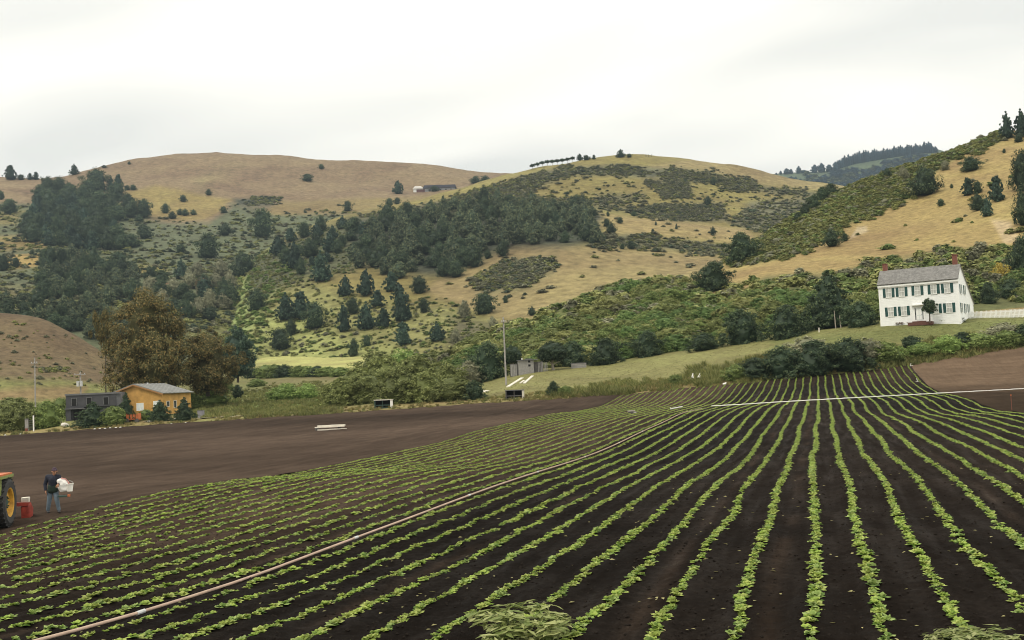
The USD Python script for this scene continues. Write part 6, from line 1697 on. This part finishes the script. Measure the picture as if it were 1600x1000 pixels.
# red implement behind
imp = part(trc, 'implement_frame', cat(box(-1.75, -1.62, -1.25, 1.25, .55, .68), box(-1.6, -.6, -.4, -.32, .55, .64), box(-1.6, -.6, .32, .4, .55, .64)), M_RED)
for k in range(4):
    y = -1.15 + k * .76
    part(imp, 'planter_unit', m3.Manifold.batch_hull([m3.Manifold.sphere(.07, 8).translate((x, y + dy, z)) for x, z in ((-1.7, .5), (-1.75, .1), (-2.15, .12), (-2.2, .42), (-1.9, .62)) for dy in (-.09, .09)]), M_RED, smooth=35)
    part(imp, 'press_wheel', trimesh.creation.cylinder(.2, .08, sections=18).apply_transform(trimesh.transformations.rotation_matrix(math.pi / 2, [1, 0, 0])).apply_translation([-2.35, y, .2]), M_TYRE)
    part(imp, 'hopper', m3.Manifold.batch_hull([m3.Manifold.sphere(.03, 8).translate((x, y + dy, z)) for x, z in ((-1.86, .84), (-1.68, .84), (-1.82, .7), (-1.72, .7)) for dy in (-.11, .11)]), M_PALE if k == 3 else M_RED, smooth=30)

# ------------------------------------------------------------------ the farm worker
M_SKIN = paint('skin', (.34, .17, .10), .55, .08, 8)
M_NAVY = paint('navy_jacket', (.014, .017, .030), .85, .3, 6)
M_JEANS = paint('faded_jeans', (.115, .155, .19), .85, .25, 5)
M_CAP = paint('dark_purple_cap', (.05, .03, .045), .85, .2, 6)
M_BOOT = paint('dusty_boots', (.045, .045, .05), .85, .3, 6)
M_BELT = paint('dark_green_apron', (.012, .025, .018), .8, .3, 5)
M_BUCKET = paint('white_bucket_plastic', (.74, .72, .66), .5, .08, 5)
pw = on_field(83, 801)
per = thing('person', 'person in a navy jacket, cap and jeans carrying a white sack and bucket', 'person', pw, rzS + 20)
def sph(c, r): return m3.Manifold.sphere(r, 20).translate(tuple(float(x) for x in c))
def bone(a, ra, b, rb): return m3.Manifold.batch_hull([sph(a, ra), sph(b, rb)])
def fuse(parts_, edge=.022, it=8):
    m = parts_[0]
    for p in parts_[1:]: m = m + p
    m = m.refine_to_length(edge)
    mm = m.to_mesh()
    t = trimesh.Trimesh(np.array(mm.vert_properties[:, :3]), np.array(mm.tri_verts), process=True)
    trimesh.smoothing.filter_taubin(t, iterations=it)
    return t
# local: x to the right of the picture, y away, z up; leaning forward and to the right, mid stride
hipL, hipR = (-.09, .02, .86), (.09, -.02, .86)
kneeL, kneeR = (-.13, .04, .47), (.15, -.10, .48)
ankL, ankR = (-.19, .14, .09), (.21, -.06, .09)
chest, waist, neck, head = (.03, -.06, 1.28), (0, -.01, 1.0), (.06, -.10, 1.47), (.08, -.15, 1.60)
shL, shR = (-.17, -.02, 1.39), (.23, -.11, 1.38)
elL, wrL = (-.27, .03, 1.10), (-.25, -.06, .86)
elR, wrR = (.32, -.20, 1.13), (.22, -.36, 1.10)
skel = [bone(waist, .135, chest, .165), m3.Manifold.batch_hull([sph(shL, .075), sph(shR, .075), sph(chest, .15)]), m3.Manifold.batch_hull([sph(hipL, .105), sph(hipR, .105), sph(waist, .13)]),
        bone(chest, .08, neck, .055), bone(neck, .052, (.075, -.13, 1.54), .05),
        bone(hipL, .10, kneeL, .065), bone(kneeL, .064, ankL, .045), bone(hipR, .10, kneeR, .065), bone(kneeR, .064, ankR, .045),
        bone(shL, .068, elL, .05), bone(elL, .048, wrL, .032), bone(shR, .068, elR, .05), bone(elR, .048, wrR, .032),
        m3.Manifold.batch_hull([sph(np.array(head) + d, r) for d, r in (((0, .02, .03), .095), ((0, -.02, -.03), .07), ((0, -.05, -.075), .045))]),
        bone(np.array(head) + [0, -.105, -.015], .012, np.array(head) + [0, -.085, .02], .010),
        sph(np.array(head) + [-.09, .015, -.01], .022), sph(np.array(head) + [.09, .015, -.01], .022)]
def hand(w, d, pal, side):
    """palm, four bent fingers of their own lengths, a thumb from the palm's side; d: pointing, pal: palm side, both unit"""
    w, d, pal = map(np.array, (w, d, pal)); s = np.cross(d, pal) * side
    out = [m3.Manifold.batch_hull([sph(w + d * .02 + s * x, .016) for x in (-.02, .02)] + [sph(w + d * .085 + s * x, .014) for x in (-.034, .034)])]
    for x, L in ((-.033, .062), (-.011, .074), (.011, .07), (.033, .055)):
        a = w + d * .088 + s * x
        b = a + d * L * .5 + pal * L * .18
        c = b + d * L * .28 + pal * L * .42
        out += [bone(a, .0095, b, .009), bone(b, .009, c, .008)]
    a = w + d * .03 + s * -.03
    b = a + d * .03 + s * -.03 + pal * .012
    out += [bone(a, .013, b, .011), bone(b, .011, b + d * .03 + pal * .015, .009)]
    return out
skel += hand(wrL, (0.05, -.2, -.98), (.95, .2, 0.0), 1) + hand(wrR, (-.35, -.75, -.56), (-.6, .5, -.6), -1)
bodym = fuse(skel)
part(per, 'body', bodym, M_SKIN, smooth=True)
jk = fuse([bone(waist, .155, chest, .185), m3.Manifold.batch_hull([sph(shL, .093), sph(shR, .093), sph(chest, .168)]), bone(chest, .09, (.045, -.08, 1.43), .075),
           bone(shL, .086, elL, .068), bone(elL, .066, np.array(elL) + (np.array(wrL) - np.array(elL)) * .85, .05), bone(shR, .086, elR, .068), bone(elR, .066, np.array(elR) + (np.array(wrR) - np.array(elR)) * .8, .05)], .03, 6)
part(per, 'jacket', jk, M_NAVY, smooth=True)
part(per, 'apron', fuse([m3.Manifold.batch_hull([sph((-.07, -.06, 1.02), .11), sph((.08, -.08, 1.02), .11), sph((-.07, -.05, .86), .115), sph((.09, -.07, .86), .115)])], .04, 4), M_BELT, smooth=True)
part(per, 'jeans', fuse([m3.Manifold.batch_hull([sph(hipL, .118), sph(hipR, .118), sph((0, 0, .95), .125)]), bone(hipL, .118, kneeL, .085), bone(kneeL, .084, np.array(ankL) + [0, 0, .03], .068), bone(hipR, .118, kneeR, .085), bone(kneeR, .084, np.array(ankR) + [0, 0, .03], .068)], .03, 6), M_JEANS, smooth=True)
for a in (ankL, ankR):
    a = np.array(a)
    part(per, 'boot', fuse([bone(a + [0, .02, 0], .062, a + [0, .03, -.04], .055), m3.Manifold.batch_hull([sph(a + [0, .05, -.05], .045), sph(a + [.02, -.15, -.055], .04)])], .025, 5), M_BOOT, smooth=True)
hd_ = np.array(head)
part(per, 'cap', fuse([m3.Manifold.batch_hull([sph(hd_ + [0, .02, .045], .102), sph(hd_ + [0, 0, .07], .085)]), m3.Manifold.batch_hull([sph(hd_ + [-.06, -.08, .055], .014), sph(hd_ + [.06, -.08, .055], .014), sph(hd_ + [-.04, -.18, .035], .012), sph(hd_ + [.04, -.18, .035], .012)])], .02, 5), M_CAP, smooth=True)
part(per, 'hair', fuse([m3.Manifold.batch_hull([sph(hd_ + [-.05, .06, -.02], .05), sph(hd_ + [.05, .06, -.02], .05), sph(hd_ + [0, .075, .02], .05)])], .03, 4), M_BLACK, smooth=True)
for sx in (-.033, .033):
    part(per, 'eye', trimesh.creation.icosphere(1, .011).apply_translation(hd_ + [sx, -.083, .008]), M_BLACK)
part(per, 'mouth', box(-.022, .022, -.004, .004, -.004, .004).apply_translation(hd_ + [0, -.092, -.062]), M_BRICK)
# what is carried
R3 = np.array([[math.cos(math.radians(rzS + 20)), -math.sin(math.radians(rzS + 20)), 0], [math.sin(math.radians(rzS + 20)), math.cos(math.radians(rzS + 20)), 0], [0, 0, 1]])
def on_person(p): return pw + R3 @ np.array(p, float)
sk = thing('carried_sack', 'white sack with a pink edge hugged against the hip of the person', 'sack', on_person((.34, -.26, .86)), rzS + 20)
sm = fuse([m3.Manifold.batch_hull([sph((-.07, 0, .36), .10), sph((.1, 0, .26), .13), sph((.13, 0, .05), .13), sph((-.02, 0, .06), .12)])], .03, 5)
sm.vertices += (meshkit.noise(sm.vertices * 9, 3)[:, None] - .5) * .04
part(sk, 'cloth', sm, M_SACK, smooth=True)
part(sk, 'pink_hem', tube([[-.02, -.06, .47], [.14, -.05, .42], [.25, -.02, .28], [.27, 0, .14]], .02, 7), paint('pink_cloth', (.6, .28, .25), .8, .1, 5))
bk = thing('bucket', 'white bucket held out to the right of the person', 'bucket', on_person((.62, -.3, .80)), rzS + 20)
part(bk, 'pail', trimesh.creation.revolve(np.array([(0, 0), (.11, 0), (.14, .27), (.155, .27), (.155, .29), (.13, .29), (.10, .02), (0, .02)]), sections=24), M_BUCKET, smooth=35)
part(bk, 'handle', tube([[.14 * math.cos(a), 0, .27 + .13 * math.sin(a)] for a in np.linspace(0, math.pi, 9)], .006, 6), M_STEEL)
M_GLOVE = M_ORANGE
kn = thing('seedling_tray', 'green seedling tray with an orange end carried low by the person', 'tray', on_person((.18, -.34, .60)), rzS + 8)
part(kn, 'tray', box(0, .36, 0, .24, 0, .06), M_DKGREEN); part(kn, 'orange_end', box(.363, .43, .02, .22, .0, .09), M_ORANGE)
part(kn, 'strap', tube([[.02, .12, .06], [0, .16, .34]], .008, 6), M_TYRE)

# ------------------------------------------------------------------ the valley's thin air
haze_mat = usdkit.material(stage, '/World/Looks/thin_haze', {'v': ('principled_volume', {'color': (0.70, 0.85, 1.0), 'density': 5.0e-5, 'anisotropy': 0.2})}, [], volume='v.volume')
top('haze', box(-2600, 2600, -60, 3600, -3.6, 760), haze_mat, 'thin pale haze over the valley and its hills', 'haze', kind='stuff')
